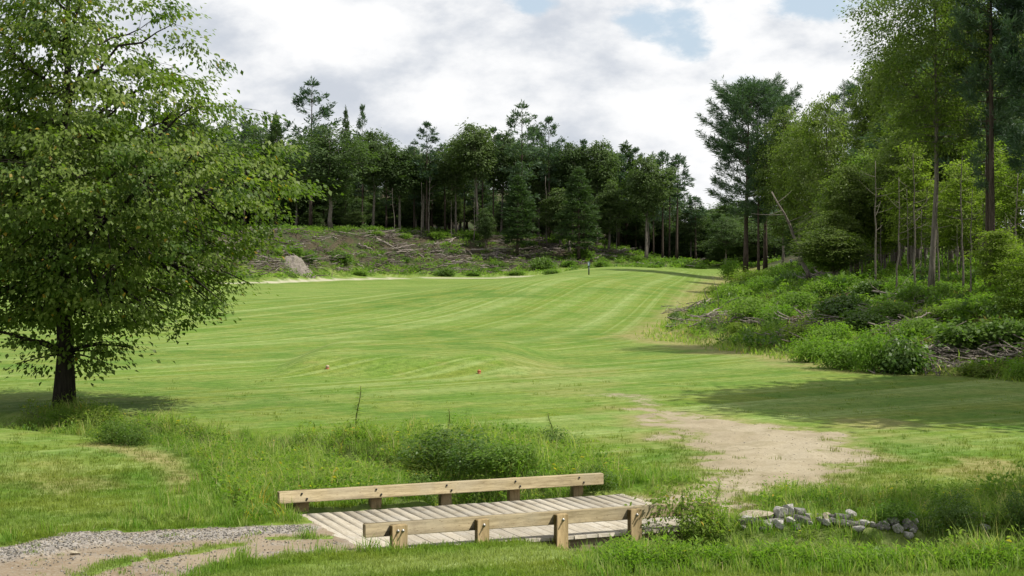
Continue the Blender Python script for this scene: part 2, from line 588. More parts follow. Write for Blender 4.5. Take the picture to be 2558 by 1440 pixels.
def lawn_colour(N, pos, A, n_s, n_f, near=False):
    n_l = N.noise(pos, .09, 4, .55)
    n_m = N.noise(pos, .55, 4, .6)
    g = N.mix(N.ramp(n_l, .35, .65), (.066, .136, .012), (.104, .176, .017))
    g = N.mix(N.ramp(n_m, .36, .68), g, (.132, .172, .022))
    mow, mow2 = A('mow'), A('mow2')
    st = N.noise(mow, .50, 3, .55, '1D')
    st2 = N.noise(mow, 2.2, 2, .6, '1D')
    st3 = N.noise(mow2, .7, 2, .6, '1D')
    pale = N.math('ADD', N.ramp(st, .40, .68, 0, .62), N.ramp(st2, .50, .70, 0, .56))
    pale = N.math('ADD', pale, N.ramp(st3, .60, .75, 0, .2))
    pale = N.math('MULTIPLY', pale, N.ramp(n_m, .25, .6, .3, 1.0))
    pale = N.math('MULTIPLY', pale, N.ramp(n_l, .30, .58, .35, 1.0))
    pale = N.math('MULTIPLY', pale, A('mown'), clamp=True)
    g = N.mix(pale, g, (.215, .275, .088))
    fl = N.math('ADD', N.math('MULTIPLY', n_s, .5), N.math('MULTIPLY', n_f, .5))
    straw = N.mix(N.ramp(n_s, .3, .7), (.175, .160, .052), (.27, .225, .105))
    dryf = N.math('MULTIPLY', A('dry'), N.ramp(fl, .3, .6, .35, 1.0))
    return g, straw, dryf, fl, n_m


def ground_mat():
    m, N, out = new_mat("ground_cover")
    pos = N.n('ShaderNodeNewGeometry').outputs['Position']
    n_s = N.noise(pos, 5.0, 4, .65)
    n_f = N.noise(pos, 26.0, 3, .7)
    g, straw, dryf, fl, n_m = lawn_colour(N, pos, N.attr, n_s, n_f)
    g = N.mix(N.ramp(fl, .36, .62), N.mix(1.0, g, (.64, .70, .60), 'MULTIPLY'), N.mix(1.0, g, (1.22, 1.18, 1.32), 'MULTIPLY'))
    n_p = N.noise(pos, 1.6, 5, .7)
    g = N.mix(N.ramp(n_p, .50, .72, 0, .45), g, N.mix(1.0, g, (.70, .86, .7), 'MULTIPLY'))
    g = N.mix(N.ramp(n_p, .46, .30, 0, .42), g, (.215, .205, .065))
    rough = N.mix(N.ramp(n_s, .3, .7), (.070, .115, .020), (.135, .165, .05))
    g = N.mix(N.attr('rough'), g, rough)
    g = N.mix(dryf, g, straw)
    lit = N.mix(N.ramp(n_s, .3, .7), (.028, .026, .014), (.085, .068, .042))
    lit = N.mix(N.ramp(n_m, .45, .6, 0, .8), lit, (.035, .058, .016))
    g = N.mix(N.attr('litter'), g, lit)
    dirt = N.mix(N.ramp(n_m, .3, .7), (.262, .220, .145), (.352, .308, .222))
    dirt = N.mix(N.ramp(n_f, .35, .65, .0, .35), dirt, (.17, .135, .085))
    n_d = N.noise(pos, 1.7, 5, .65, dist=.8)
    dirt = N.mix(N.ramp(n_d, .48, .66, 0, .6), dirt, (.205, .175, .105))
    dirt = N.mix(N.ramp(n_s, .56, .74, 0, .55), dirt, (.145, .125, .06))
    df = N.ramp(N.math('ADD', N.attr('dirt'), N.math('MULTIPLY', N.math('SUBTRACT', fl, .5), 2.6)), .22, .72)
    g = N.mix(df, g, dirt)
    rd = N.mix(N.ramp(n_m, .3, .7), (.150, .108, .066), (.245, .195, .135))
    rd = N.mix(N.ramp(n_f, .4, .7, 0, .5), rd, (.28, .25, .2))
    vor = N.n('ShaderNodeTexVoronoi')
    N.link(pos, vor.inputs['Vector'])
    vor.inputs['Scale'].default_value = 28
    vg = N.mix(vor.outputs['Color'], (.13, .115, .10), (.36, .33, .29))
    rd = N.mix(N.math('MINIMUM', N.attr('gravel'), 1.0), rd, vg)
    g = N.mix(N.ramp(N.math('ADD', N.attr('road'), N.math('MULTIPLY', N.math('SUBTRACT', fl, .5), .9)), .35, .6), g, rd)
    g = N.mix(N.math('MULTIPLY', N.attr('mud'), .8), g, N.mix(n_s, (.05, .04, .022), (.20, .165, .10)))
    g = N.mix(N.attr('path'), g, N.mix(n_m, (.36, .33, .24), (.44, .41, .32)))
    h = N.math('ADD', N.math('MULTIPLY', n_s, .6), N.math('MULTIPLY', n_f, .4))
    principled(N, out, g, .95, .12, h, .55, .05)
    return m


M_GROUND = ground_mat()
B_MAPLE = bark_mat("maple_bark", (.012, .010, .008), (.05, .042, .035))
B_GREY = bark_mat("grey_bark", (.075, .064, .054), (.23, .20, .17))
B_PINE = bark_mat("pine_bark", (.03, .022, .018), (.11, .085, .068))
B_DEAD = bark_mat("weathered_wood", (.10, .085, .07), (.34, .30, .26))
B_BRUSH = bark_mat("brush_bark", (.045, .036, .03), (.17, .145, .12))
B_STEM = bark_mat("green_stem", (.09, .11, .03), (.17, .19, .07))
L_MAPLE = leaf_mat("maple_leaf", (.046, .094, .012), (.205, .262, .054), (.32, .22, .03), .44, .5, .25, .0)
L_OAK = leaf_mat("oak_leaf", (.066, .114, .022), (.198, .244, .062), None, .52, .5, .25, .2)
L_FAR = leaf_mat("woodland_leaf", (.048, .086, .030), (.115, .160, .054), None, .40, .6, .15, .55)
L_SAP = leaf_mat("sapling_leaf", (.095, .160, .020), (.230, .285, .054), None, .58, .55, .2, .45)
L_BRIGHT = leaf_mat("bright_leaf", (.085, .185, .017), (.225, .325, .050), None, .54, .5, .18, .3, .35)
L_TREE = leaf_mat("bright_tree_leaf", (.086, .168, .022), (.230, .305, .058), None, .54, .5, .22, .3)
L_SHRUB = leaf_mat("shrub_leaf", (.068, .150, .017), (.205, .300, .052), None, .52, .5, .18, .5, .3)
L_DARK = leaf_mat("dark_shrub_leaf", (.046, .104, .015), (.135, .205, .038), None, .46, .45, .3, .3, .25)
L_WEED = leaf_mat("weed_leaf", (.120, .200, .026), (.300, .360, .090), (.50, .38, .06), .56, .6, .12, .5, .35)
L_TALL = leaf_mat("tall_grass_blade", (.150, .235, .030), (.320, .375, .120), (.46, .40, .20), .56, .55, .12, .5, .4)
L_DRY = leaf_mat("dry_weed_leaf", (.10, .075, .035), (.26, .205, .11), None, .3, .7, .1, .4)
L_PINE = leaf_mat("pine_needle", (.038, .080, .046), (.100, .152, .082), None, .28, .5, .25, .45)
L_HEM = leaf_mat("hemlock_needle", (.036, .072, .026), (.090, .132, .044), None, .28, .6, .15, .45)


def lawn_blade_mat():
    m, N, out = new_mat("lawn_blade")
    geo = N.n('ShaderNodeNewGeometry')
    pos = geo.outputs['Position']
    A = lambda k: N.attr(k, 'INSTANCER')
    n_s = N.noise(pos, 5.0, 4, .65)
    n_f = N.attr('tint')
    g, straw, dryf, fl, n_m = lawn_colour(N, pos, A, n_s, n_f)
    g = N.mix(N.ramp(n_f, 0, 1), N.mix(1.0, g, (1.02, 1.04, .85), 'MULTIPLY'), N.mix(1.0, g, (1.62, 1.52, 1.6), 'MULTIPLY'))
    g = N.mix(dryf, g, straw)
    nrm = N.vmath('NORMALIZE', N.vmath('ADD', N.vmath('MULTIPLY', geo.outputs['Normal'], (.55, .55, .55)).outputs[0], (0, 0, 1)).outputs[0]).outputs[0]
    p = principled(N, None, g, .7, .12)
    N.link(nrm, p.inputs['Normal'])
    tr = N.n('ShaderNodeBsdfTranslucent')
    N.link(N.mix(1.0, g, (1.2, 1.3, .6), 'MULTIPLY'), tr.inputs[0])
    mx_ = N.n('ShaderNodeMixShader')
    mx_.inputs[0].default_value = .50
    N.link(p.outputs[0], mx_.inputs[1])
    N.link(tr.outputs[0], mx_.inputs[2])
    N.link(mx_.outputs[0], out.inputs[0])
    return m


L_GRASS = lawn_blade_mat()


def wood_mat(name, c0, c1, grey, rings=1.0):
    m, N, out = new_mat(name)
    co = N.n('ShaderNodeTexCoord').outputs['Object']
    rnd = N.n('ShaderNodeObjectInfo').outputs['Random']
    off = N.n('ShaderNodeCombineXYZ')
    N.link(N.math('MULTIPLY', rnd, 37.0), off.inputs[0])
    N.link(N.math('MULTIPLY', rnd, 11.0), off.inputs[1])
    v = N.vmath('ADD', co, off.outputs[0]).outputs[0]
    mpn = N.n('ShaderNodeMapping')
    mpn.inputs['Scale'].default_value = rings
    N.link(v, mpn.inputs[0])
    grain = N.noise(mpn.outputs[0], 9, 5, .6, dist=.6)
    fine_ = N.noise(mpn.outputs[0], 40, 3, .6)
    blot = N.noise(v, 2.2, 3, .5)
    c = N.mix(N.ramp(grain, .3, .7), c0, c1)
    c = N.mix(N.ramp(blot, .4, .7, 0, .55), c, grey)
    c = N.mix(N.ramp(fine_, .55, .75, 0, .35), c, N.mix(1.0, c, (.6, .55, .5), 'MULTIPLY'))
    vo = N.n('ShaderNodeTexVoronoi')
    mk = N.n('ShaderNodeMapping')
    mk.inputs['Scale'].default_value = (2.0, 5.0, 5.0) if rings[0] < rings[2] else (5, 5, 2.0)
    N.link(v, mk.inputs[0])
    N.link(mk.outputs[0], vo.inputs['Vector'])
    knot = N.ramp(vo.outputs['Distance'], .05, .17, .75, 0)
    c = N.mix(knot, c, (.13, .085, .04))
    crack = N.noise(mpn.outputs[0], 16, 2, .5, dist=.3)
    c = N.mix(N.ramp(N.math('ABSOLUTE', N.math('SUBTRACT', crack, .5)), .0, .012, .65, 0), c, (.07, .052, .03))
    mud = N.noise(N.n('ShaderNodeNewGeometry').outputs['Position'], 3.2, 6, .7)
    c = N.mix(N.ramp(mud, .53, .70, 0, .55), c, (.17, .135, .085))
    br = N.math('ADD', .82, N.math('MULTIPLY', rnd, .34))
    hs = N.n('ShaderNodeHueSaturation')
    N.link(c, hs.inputs['Color'])
    N.link(br, hs.inputs['Value'])
    principled(N, out, hs.outputs[0], .75, .25, grain, .35, .006)
    return m


W_RAIL = wood_mat("rail_timber", (.20, .158, .085), (.335, .275, .165), (.26, .225, .155), (.35, 4, 4))
W_POST = wood_mat("post_timber", (.19, .135, .06), (.31, .23, .115), (.25, .20, .12), (4, 4, .35))
W_DECK = wood_mat("deck_timber", (.285, .25, .19), (.37, .335, .27), (.35, .33, .29), (4, .35, 4))
W_BEAM = wood_mat("beam_timber", (.10, .075, .04), (.19, .15, .09), (.14, .12, .08), (.35, 4, 4))


def plain(name, col, rough=.6, metal=0.0, spec=.4):
    m, N, out = new_mat(name)
    pos = N.n('ShaderNodeTexCoord').outputs['Object']
    n = N.noise(pos, 60, 3, .6)
    c = N.mix(N.ramp(n, .3, .7), tuple(v * .75 for v in col), col)
    p = principled(N, out, c, rough, spec)
    p.inputs['Metallic'].default_value = metal
    return m


M_STEEL = plain("zinc_bolt", (.35, .34, .32), .45, .8)
M_IRON = plain("dark_iron", (.03, .03, .03), .6, .3)
M_TEAL = plain("teal_paint", (.05, .10, .10), .5)
M_DARKPOST = plain("dark_post_paint", (.03, .04, .04), .5)
M_ORANGE = plain("orange_paint", (.40, .13, .045), .5)
M_CREAM = plain("cream_paint", (.40, .31, .19), .5)
M_WHITE = plain("white_paint", (.75, .74, .72), .5)


def rock_mat(name, c0, c1):
    m, N, out = new_mat(name)
    co = N.n('ShaderNodeTexCoord').outputs['Object']
    rnd = N.n('ShaderNodeObjectInfo').outputs['Random']
    n1 = N.noise(co, 9, 6, .65)
    n2 = N.noise(co, 45, 4, .65)
    c = N.mix(N.ramp(n1, .35, .65), c0, c1)
    c = N.mix(N.ramp(n2, .5, .75, 0, .5), c, N.mix(1.0, c, (.5, .5, .5), 'MULTIPLY'))
    c = N.mix(N.ramp(N.noise(co, 3.5, 5, .7), .50, .66, 0, .6), c, (.085, .092, .040))
    hs = N.n('ShaderNodeHueSaturation')
    N.link(c, hs.inputs['Color'])
    N.link(N.math('ADD', .75, N.math('MULTIPLY', rnd, .5)), hs.inputs['Value'])
    principled(N, out, hs.outputs[0], .9, .2, n1, .6, .02)
    return m


R_GREY = rock_mat("grey_stone", (.21, .20, .185), (.42, .40, .375))
R_DARK = rock_mat("dark_stone", (.085, .08, .075), (.18, .17, .16))
R_TAN = rock_mat("tan_stone", (.26, .215, .15), (.42, .37, .28))
R_PEB = rock_mat("pebble_stone", (.155, .14, .12), (.33, .305, .27))
M_WATER, N_, o_ = new_mat("stream_water")
pw = principled(N_, o_, (.03, .035, .025), .06, .6, N_.noise(N_.n('ShaderNodeNewGeometry').outputs['Position'], 14, 2, .5), .15, .01)

# ------------------------------------------------------------------ ground sheets, one surface cut along the kinds of ground
VAT = ('dirt', 'road', 'gravel', 'dry', 'rough', 'litter', 'mow', 'mow2', 'mown', 'mud', 'path')
kind_of = np.zeros(len(GQ), int)
s_face = sdf(gx, gy, FOOTPOLY)[GQ].mean(1)
d0f = np.interp(gx, [-80, -40, -23.5, -18.8, -12, 0, 7, 15.5, 40], [120, 150, 162, 174, 183, 186, 187, 190, 196])
t_face = (gy - d0f)[GQ].mean(1)
fy_ = gy[GQ].mean(1)
kind_of[s_face > 0.3] = 1
kind_of[(t_face > 5) & (fy_ > 100)] = 2
kind_of[fmean('path') > .5] = 3
kind_of[(fmean('dirt') > .5)] = 4
kind_of[(fmean('road') > .5)] = 5
kind_of[(fmean('mud') > .55)] = 6
for k, nm in enumerate(("lawn", "wooded_bank", "cleared_slope", "cart_path", "dirt_path", "gravel_road", "stream_bed")):
    q = GQ[kind_of == k]
    if not len(q): continue
    us, inv = np.unique(q.ravel(), return_inverse=True)
    me = mesh_data(nm, GV[us], [inv.reshape(-1, 4)], M_GROUND, True, vattr={a: MK[a][us] for a in VAT})
    tag(mobj(nm, me), kind='structure')


def surf(x, y):
    """height of the built sheet (bilinear on its polar grid)"""
    x = np.asarray(x, float)
    y = np.asarray(y, float)
    r, a = np.hypot(x, y), np.arctan2(x, y)
    i = np.clip(np.searchsorted(rr, r) - 1, 0, nr - 2)
    j = np.clip(np.searchsorted(aa, a) - 1, 0, na - 2)
    fr = np.clip((r - rr[i]) / (rr[i + 1] - rr[i]), 0, 1)
    fa = np.clip((a - aa[j]) / (aa[j + 1] - aa[j]), 0, 1)
    Z = gz.reshape(nr, na)
    return (Z[i, j] * (1 - fa) + Z[i, j + 1] * fa) * (1 - fr) + (Z[i + 1, j] * (1 - fa) + Z[i + 1, j + 1] * fa) * fr


# water in the stream bed
wa = Acc()
cl = np.array(GULLY)
tt = np.linspace(0, 1, 60)
ln = np.concatenate([[0], np.cumsum(np.hypot(*np.diff(cl, axis=0).T))])
cx_ = np.interp(tt * ln[-1], ln, cl[:, 0])
cy_ = np.interp(tt * ln[-1], ln, cl[:, 1])
zz = np.minimum.accumulate(surf(cx_, cy_) + .05)
tx, ty = np.gradient(cx_), np.gradient(cy_)
nl_ = np.hypot(tx, ty)
nx_, ny_ = -ty / nl_ * .30, tx / nl_ * .30
WV = np.vstack([np.stack([cx_ - nx_, cy_ - ny_, zz], -1), np.stack([cx_ + nx_, cy_ + ny_, zz], -1)])
k_ = np.arange(59)
tag(mobj("stream_water", mesh_data("stream_water", WV, [np.stack([k_, k_ + 1, k_ + 61, k_ + 60], -1)[:, ::-1]], M_WATER)), kind='structure')

# ------------------------------------------------------------------ bridge
ANG = math.atan2(BR_A[1], BR_A[0])
DZ = -0.03                                              # top of the deck boards
bridge = empty("wooden_bridge", (BR_O[0], BR_O[1], 0.0), ANG)
tag(bridge, "low timber footbridge with plank deck and kerb rails over the stream", "bridge")
RT, RB, TH = 0.250, 0.108, 0.09                          # rail top, bottom, thickness


def sub(name, acc, mat, parent, smooth=False):
    return mobj(name, acc.data(name, mat, smooth), parent)


def bent_board(x0, x1, y0, y1, z0, z1, bev, n=7, wob=.004, seed=0):
    a = Acc()
    r_ = np.random.default_rng(seed)
    a.box(x0, x1, y0, y1, z0, z1, bev)
    return a


NEAR_T = [.357, 1.31, 2.25, 3.16, 4.07]
FAR_T = [.31, 1.25, 2.17, 3.10, 3.99]
FOFF, FB = -0.24, 2.65
a = Acc(); a.box(0.0, 4.29, 0, TH, RB, RT, .006); sub("rail", a, W_RAIL, bridge)
a = Acc(); a.box(FOFF, FOFF + 4.31, FB, FB + TH, RB, RT, .006); sub("rail", a, W_RAIL, bridge)


def bolt(x, y, z, parent):
    b = Acc()
    b.tube([(x, y + .004, z), (x, y - .004, z)], .017, 10)
    b.tube([(x, y, z), (x, y - .030, z)], .008, 6)
    b.tube([(x, y - .004, z), (x, y - .015, z)], .012, 6)
    sub("bolt", b, M_STEEL, parent)


for i, t in enumerate(NEAR_T):
    w = .172 if i == 0 else .138
    x0, x1 = t - w / 2, t + w / 2
    xm, ym = t, -.07
    wx = BR_O[0] + xm * BR_A[0] - ym * BR_A[1]
    wy = BR_O[1] + xm * BR_A[1] + ym * BR_A[0]
    zb = min(float(surf(wx, wy)) - .25, -.35)
    a = Acc(); a.box(x0, x1, -.098, -.002, zb, RT - .016, .005)
    p = sub("post", a, W_POST, bridge)
    for bx in ((t - .022, t + .032) if i == 0 else (t + .006,)):
        bolt(bx, -.098, .175, p)
    if i in (2,):
        bolt(t - .02, -.098, -.165, p)
for i, t in enumerate(FAR_T):
    w = .145 if i else .17
    a = Acc(); a.box(FOFF + t - w / 2, FOFF + t + w / 2, FB + TH + .002, FB + TH + .10, -.7, RT - .012, .005)
    p = sub("post", a, W_POST, bridge)
    for dx in (-.03, .035):
        b = Acc(); b.tube([(FOFF + t + dx, FB + .002, .185 - dx), (FOFF + t + dx, FB - .006, .185 - dx)], .013, 8)
        sub("bolt", b, M_IRON, p)
PW, GAP, NPL = .1435, .0035, 30
base_pl = None
for i in range(NPL):
    x0 = -.06 + i * (PW + GAP)
    a = Acc()
    j = random.uniform(-.018, .018)
    L0, L1 = .004 + j * .4 - (.0 if i in (0,) else 0), FB - .004 + j
    dz = random.uniform(-.0025, .002)
    a.box(x0, x0 + PW, L0, L1, DZ - .038 + dz, DZ + dz, .0022)
    sub("plank", a, W_DECK, bridge)
# side beams carry the planks
a = Acc(); a.box(.02, 4.28, .03, .10, DZ - .20, DZ - .044, .004); sub("beam", a, W_BEAM, bridge)
a = Acc(); a.box(.02, 4.28, 1.25, 1.33, DZ - .20, DZ - .044, .004); sub("beam", a, W_BEAM, bridge)
a = Acc(); a.box(.02, 4.28, FB - .10, FB - .03, DZ - .20, DZ - .044, .004); sub("beam", a, W_BEAM, bridge)
# sill post under the deck beside the third kerb post
a = Acc(); a.box(2.02, 2.17, .11, .25, -1.0, DZ - .203, .004); sub("pier", a, W_BEAM, bridge)

# ------------------------------------------------------------------ plants


def leaves(pos, axis, nrm, size, wid=.55, fold=.12):
    """kite-shaped leaves: one folded quad each"""
    n = len(pos)
    axis = unit(axis)
    side = unit(np.cross(axis, nrm))
    up = np.cross(side, axis)
    s = np.asarray(size).reshape(-1, 1)
    b = pos
    tip = pos + axis * s
    m = pos + axis * s * .45
    l = m + side * s * wid * .5 + up * s * fold
    r = m - side * s * wid * .5 + up * s * fold
    V = np.stack([b, r, tip, l], 1).reshape(-1, 3)
    k = np.arange(n)[:, None] * 4
    return V, k + np.array([[0, 1, 2, 3]])


def bez(p0, p1, p2, n):
    t = np.linspace(0, 1, n)[:, None]
    return (1 - t) ** 2 * p0 + 2 * t * (1 - t) * p1 + t * t * p2


def lobes(r_, n=14, amp=1.0):
    az, hh, am = r_.uniform(0, 2 * np.pi, n), r_.uniform(0, 1, n), r_.uniform(-.24, .24, n) * amp

    def f(a, h):
        s = np.ones(np.shape(a))
        for q in range(n):
            d = np.angle(np.exp(1j * (a - az[q])))
            s = s + am[q] * np.exp(-(d / .7) ** 2 - ((h - hh[q]) / .16) ** 2)
        return s
    return f


def broadleaf(seed, H, r0, env, nlimb=12, ncl=350, lpc=24, ls=.3, first=.25, spread=.8, flatz=.35, droop=.25, shell=.45, lean=0.0, fork=None, twig=True, sides=7, wid=.6, trunk_top=.85, lobe=1.0, wpow=1.6, njit=.45, tmix=.45):
    """returns wood Acc, leaf (V, Q, tint). env: [(height fraction, radius m)...]"""
    r_ = np.random.default_rng(seed)
    eh, er = np.array([e[0] for e in env]), np.array([e[1] for e in env])
    lob = lobes(r_, amp=lobe)
    wd = Acc()
    n = 9
    tz = np.linspace(0, trunk_top, n)
    wob = np.cumsum(r_.normal(0, .012 * H / n * 2, (n, 2)), 0)
    wob[0] = 0
    trunk = np.stack([wob[:, 0] + lean * tz * H, wob[:, 1], tz * H], -1)
    rad = r0 * (1 - tz / trunk_top * .86) * np.where(tz < .02, 1.35, 1)
    wd.tube(trunk, rad, sides + 1)
    pts = [trunk]
    prad = [rad]

    def tr_at(z):
        return np.array([np.interp(z, trunk[:, 2], trunk[:, 0]), np.interp(z, trunk[:, 2], trunk[:, 1]), z])
    for i in range(nlimb):
        f = (i + .5) / nlimb
        hb = first + (trunk_top * .93 - first) * f ** .9
        az = i * 2.4 + r_.uniform(-.5, .5)
        he = min(hb + r_.uniform(.04, .24) * (1.1 - f) + .04, eh[-1] * .97)
        R = np.interp(he, eh, er) * lob(az, he) * r_.uniform(.7, .92)
        p0 = tr_at(hb * H)
        p2 = np.array([tr_at(he * H)[0] + R * np.cos(az), R * np.sin(az), he * H])
        p1 = p0 * .5 + p2 * .5 + np.array([0, 0, (he - hb) * H * .1 + .06 * R])
        P = bez(p0, p1, p2, 7) + np.vstack([[0, 0, 0], r_.normal(0, .03 * R, (6, 3))])
        rl = np.interp(hb, tz, rad) * .55 * (1 - .85 * np.linspace(0, 1, 7))
        wd.tube(P, rl, max(sides - 2, 4), False)
        pts.append(P)
        prad.append(rl)
    NP = np.vstack(pts)
    NR = np.concatenate(prad)
    # leaf sprays spread through the crown's volume
    hs = np.linspace(eh[0], eh[-1], 200)
    wgt = np.interp(hs, eh, er) ** wpow + .02 * er.max()
    h = np.interp(r_.uniform(0, 1, ncl), np.cumsum(wgt) / wgt.sum(), hs)
    az = r_.uniform(0, 2 * np.pi, ncl)
    R = np.interp(h, eh, er) * lob(az, h) * r_.uniform(0, 1, ncl) ** shell
    C = np.stack([R * np.cos(az) + np.interp(h * H, trunk[:, 2], trunk[:, 0]), R * np.sin(az) + np.interp(h * H, trunk[:, 2], trunk[:, 1]), h * H], -1)
    out = unit(np.stack([np.cos(az), np.sin(az), np.full(ncl, .15)], -1) + r_.normal(0, .35, (ncl, 3)))
    out[:, 2] *= .5
    lat = unit(np.cross(out, [0, 0, 1.0]))
    upv = np.cross(lat, out)
    if twig:
        for c, o in zip(C, out):
            dv = NP - c
            cost = np.einsum('ij,ij->i', dv, dv) + 1.5 * np.clip(dv[:, 2], 0, None) ** 2
            q = int(np.argmin(cost))
            p0 = NP[q]
            L = np.linalg.norm(c - p0)
            e = c + o * spread * .5
            P = bez(p0, (p0 + c) * .5 + np.array([0, 0, .12 * L]), e, 5)
            rw = min(NR[q] * .6, .006 * H ** .5 + .012 * L)
            wd.tube(P, np.linspace(rw, rw * .25, 5), 3, False)
    nn = ncl * lpc
    ci = np.repeat(np.arange(ncl), lpc)
    csz = r_.uniform(.6, 1.25, ncl)[ci][:, None] * spread
    u = r_.normal(0, .5, (nn, 1))
    v = r_.normal(0, .42, (nn, 1))
    w = r_.normal(0, .5, (nn, 1))
    pos = C[ci] + csz * (out[ci] * u + lat[ci] * v + upv[ci] * w * flatz)
    pos[:, 2] -= (droop * csz[:, 0] * (u[:, 0] ** 2 * .5 + v[:, 0] ** 2 * .5))
    pos[:, 2] = np.maximum(pos[:, 2], .03 * H * eh[0] + .02)
    ax = unit(out[ci] * (u * .6 + .6) + lat[ci] * v * .9 + r_.normal(0, .35, (nn, 3)) + np.array([0, 0, -.30 - droop]))
    nm = unit(np.array([0, 0, 1.0]) + r_.normal(0, njit, (nn, 3)) + out[ci] * .25)
    sz = ls * r_.uniform(.65, 1.25, nn)
    V, Q = leaves(pos, ax, nm, sz, wid)
    tint = np.clip(r_.uniform(0, 1, ncl)[ci] * (1 - tmix) + r_.uniform(0, 1, nn) * tmix, 0, 1)
    tint = np.where(r_.uniform(0, 1, nn) < .012, .99, tint * .92)
    return wd, V, Q, tint


def conifer(seed, H, r0, h0, env, gap=.7, nb=5, tl=.3, tn=5, tpm=5.0, slope=(.05, .35), tipup=.25, keep=.85, dens=1.0, dead=0.0, latw=.3, tw=.16):
    """pine-like: whorled branches with tufts of needle blades"""
    r_ = np.random.default_rng(seed)
    eh, er = np.array([e[0] for e in env]), np.array([e[1] for e in env])
    wd = Acc()
    n = 8
    tz = np.linspace(0, 1, n)
    wob = np.cumsum(r_.normal(0, .006 * H / n, (n, 2)), 0)
    wob[0] = 0
    trunk = np.stack([wob[:, 0], wob[:, 1], tz * H], -1)
    wd.tube(trunk, r0 * (1 - .93 * tz) * np.where(tz < .02, 1.2, 1), 7)
    TP, TD = [], []
    z = h0 * H
    while z < H * .985:
        f = (z / H - h0) / (1 - h0)
        for b in range(nb):
            if r_.uniform() > keep: continue
            az = r_.uniform(0, 2 * np.pi)
            zb = z + r_.uniform(-.3, .3) * gap
            fb = min(max(zb / H, 0), .99)
            L = np.interp(fb, eh, er) * r_.uniform(.55, 1.12)
            if L < .12: continue
            s = slope[0] + (slope[1] - slope[0]) * f + r_.normal(0, .08)
            t = np.linspace(0, 1, 6)
            d = np.array([np.cos(az), np.sin(az), 0])
            base = np.array([np.interp(zb, trunk[:, 2], trunk[:, 0]), np.interp(zb, trunk[:, 2], trunk[:, 1]), zb])
            P = base + d * (L * t)[:, None]
            P[:, 2] += L * (s * t + tipup * t ** 2.5)
            P[:, :2] += r_.normal(0, .03 * L, (6, 2)) * t[:, None]
            rb = r0 * .20 * (1 - .7 * fb) * (1 - .8 * t) + .004
            wd.tube(P, rb, 3, False)
            if r_.uniform() < dead * (1 - f): continue
            nt = max(3, int(L * tpm * dens))
            tt_ = r_.uniform(.28, 1.0, nt) ** .8
            lw = (r_.normal(0, 1, nt)) * latw * L * np.sin(np.clip((1.05 - tt_) * 2.4, .15, 1.57))
            ld = np.array([-np.sin(az), np.cos(az), 0])
            pp = np.stack([np.interp(tt_, t, P[:, k]) for k in range(3)], -1) + ld * lw[:, None]
            pp[:, 2] += r_.normal(0, .03 * L, nt) + .10 * np.abs(lw)
            TP.append(pp)
            TD.append(unit(d[None] * .7 + ld[None] * np.sign(lw)[:, None] * .4 + np.array([0, 0, .35 + .3 * f])))
        z += gap * r_.uniform(.75, 1.25) * (1 - .35 * f)
    # leader tufts
    TP.append(np.array([[trunk[-1, 0], trunk[-1, 1], H * q] for q in np.linspace(.955, 1.0, 6)]))
    TD.append(np.tile([[0, 0, 1.0]], (6, 1)))
    TP, TD = np.vstack(TP), np.vstack(TD)
    m = len(TP)
    ci = np.repeat(np.arange(m), tn)
    dd = unit(TD[ci] + r_.normal(0, .62, (m * tn, 3)))
    base = TP[ci] + r_.normal(0, tl * .18, (m * tn, 3))
    ln_ = tl * r_.uniform(.6, 1.2, (m * tn, 1))
    sd = unit(np.cross(dd, r_.normal(0, 1, (m * tn, 3)))) * ln_ * tw
    V = np.stack([base - sd * .5, base + dd * ln_ * .6 - sd * .6, base + dd * ln_, base + dd * ln_ * .55 + sd * .6], 1).reshape(-1, 3)
    Q = np.arange(m * tn)[:, None] * 4 + np.array([[0, 1, 2, 3]])
    tint = np.clip(r_.uniform(0, 1, m)[ci] * .5 + r_.uniform(0, 1, m * tn) * .5, 0, 1)
    return wd, V, Q, tint


TRI = [0]


class Kind:
    """one kind of plant; the first placing links the built thing, later ones copy it part by part"""
    def __init__(s, name, cat, parts, H, W_):
        s.name, s.cat, s.H, s.W = name, cat, H, W_
        s.parts = parts                                # [(part name, mesh)]

    def put(s, x, y, label, group=None, h=None, w=None, rz=None, z=None, tilt=0.0, sink=.04):
        if z is None: z = float(surf(x, y)) - sink
        o = empty(s.name, (x, y, z), random.uniform(0, 6.28) if rz is None else rz)
        o.rotation_euler[1] = tilt
        sz = (h / s.H) if h else 1.0
        sx = (w / s.W) if w else sz
        o.scale = (sx, sx, sz)
        tag(o, label, s.cat, group)
        for nm, me in s.parts:
            mobj(nm, me, o)
        return o


def tree_kind(name, cat, gen, bark, leafm, H, W_, crown="crown"):
    wd, V, Q, tint = gen
    me_t = wd.data("trunk", bark, True)
    me_c = mesh_data(crown, V, [Q], leafm, False, fattr={'tint': tint})
    TRI[0] += len(Q) * 2 + sum(len(q) for q in wd.Q) * 2
    return Kind(name, cat, [("trunk", me_t), (crown, me_c)], H, W_)


def top_h(x, y, row):
    """height a thing at x,y needs to reach a photo row"""
    return CAMZ + (HROW - row) / F * y - float(surf(x, y))


def X_(px, y):
    return (px - CX) / F * y


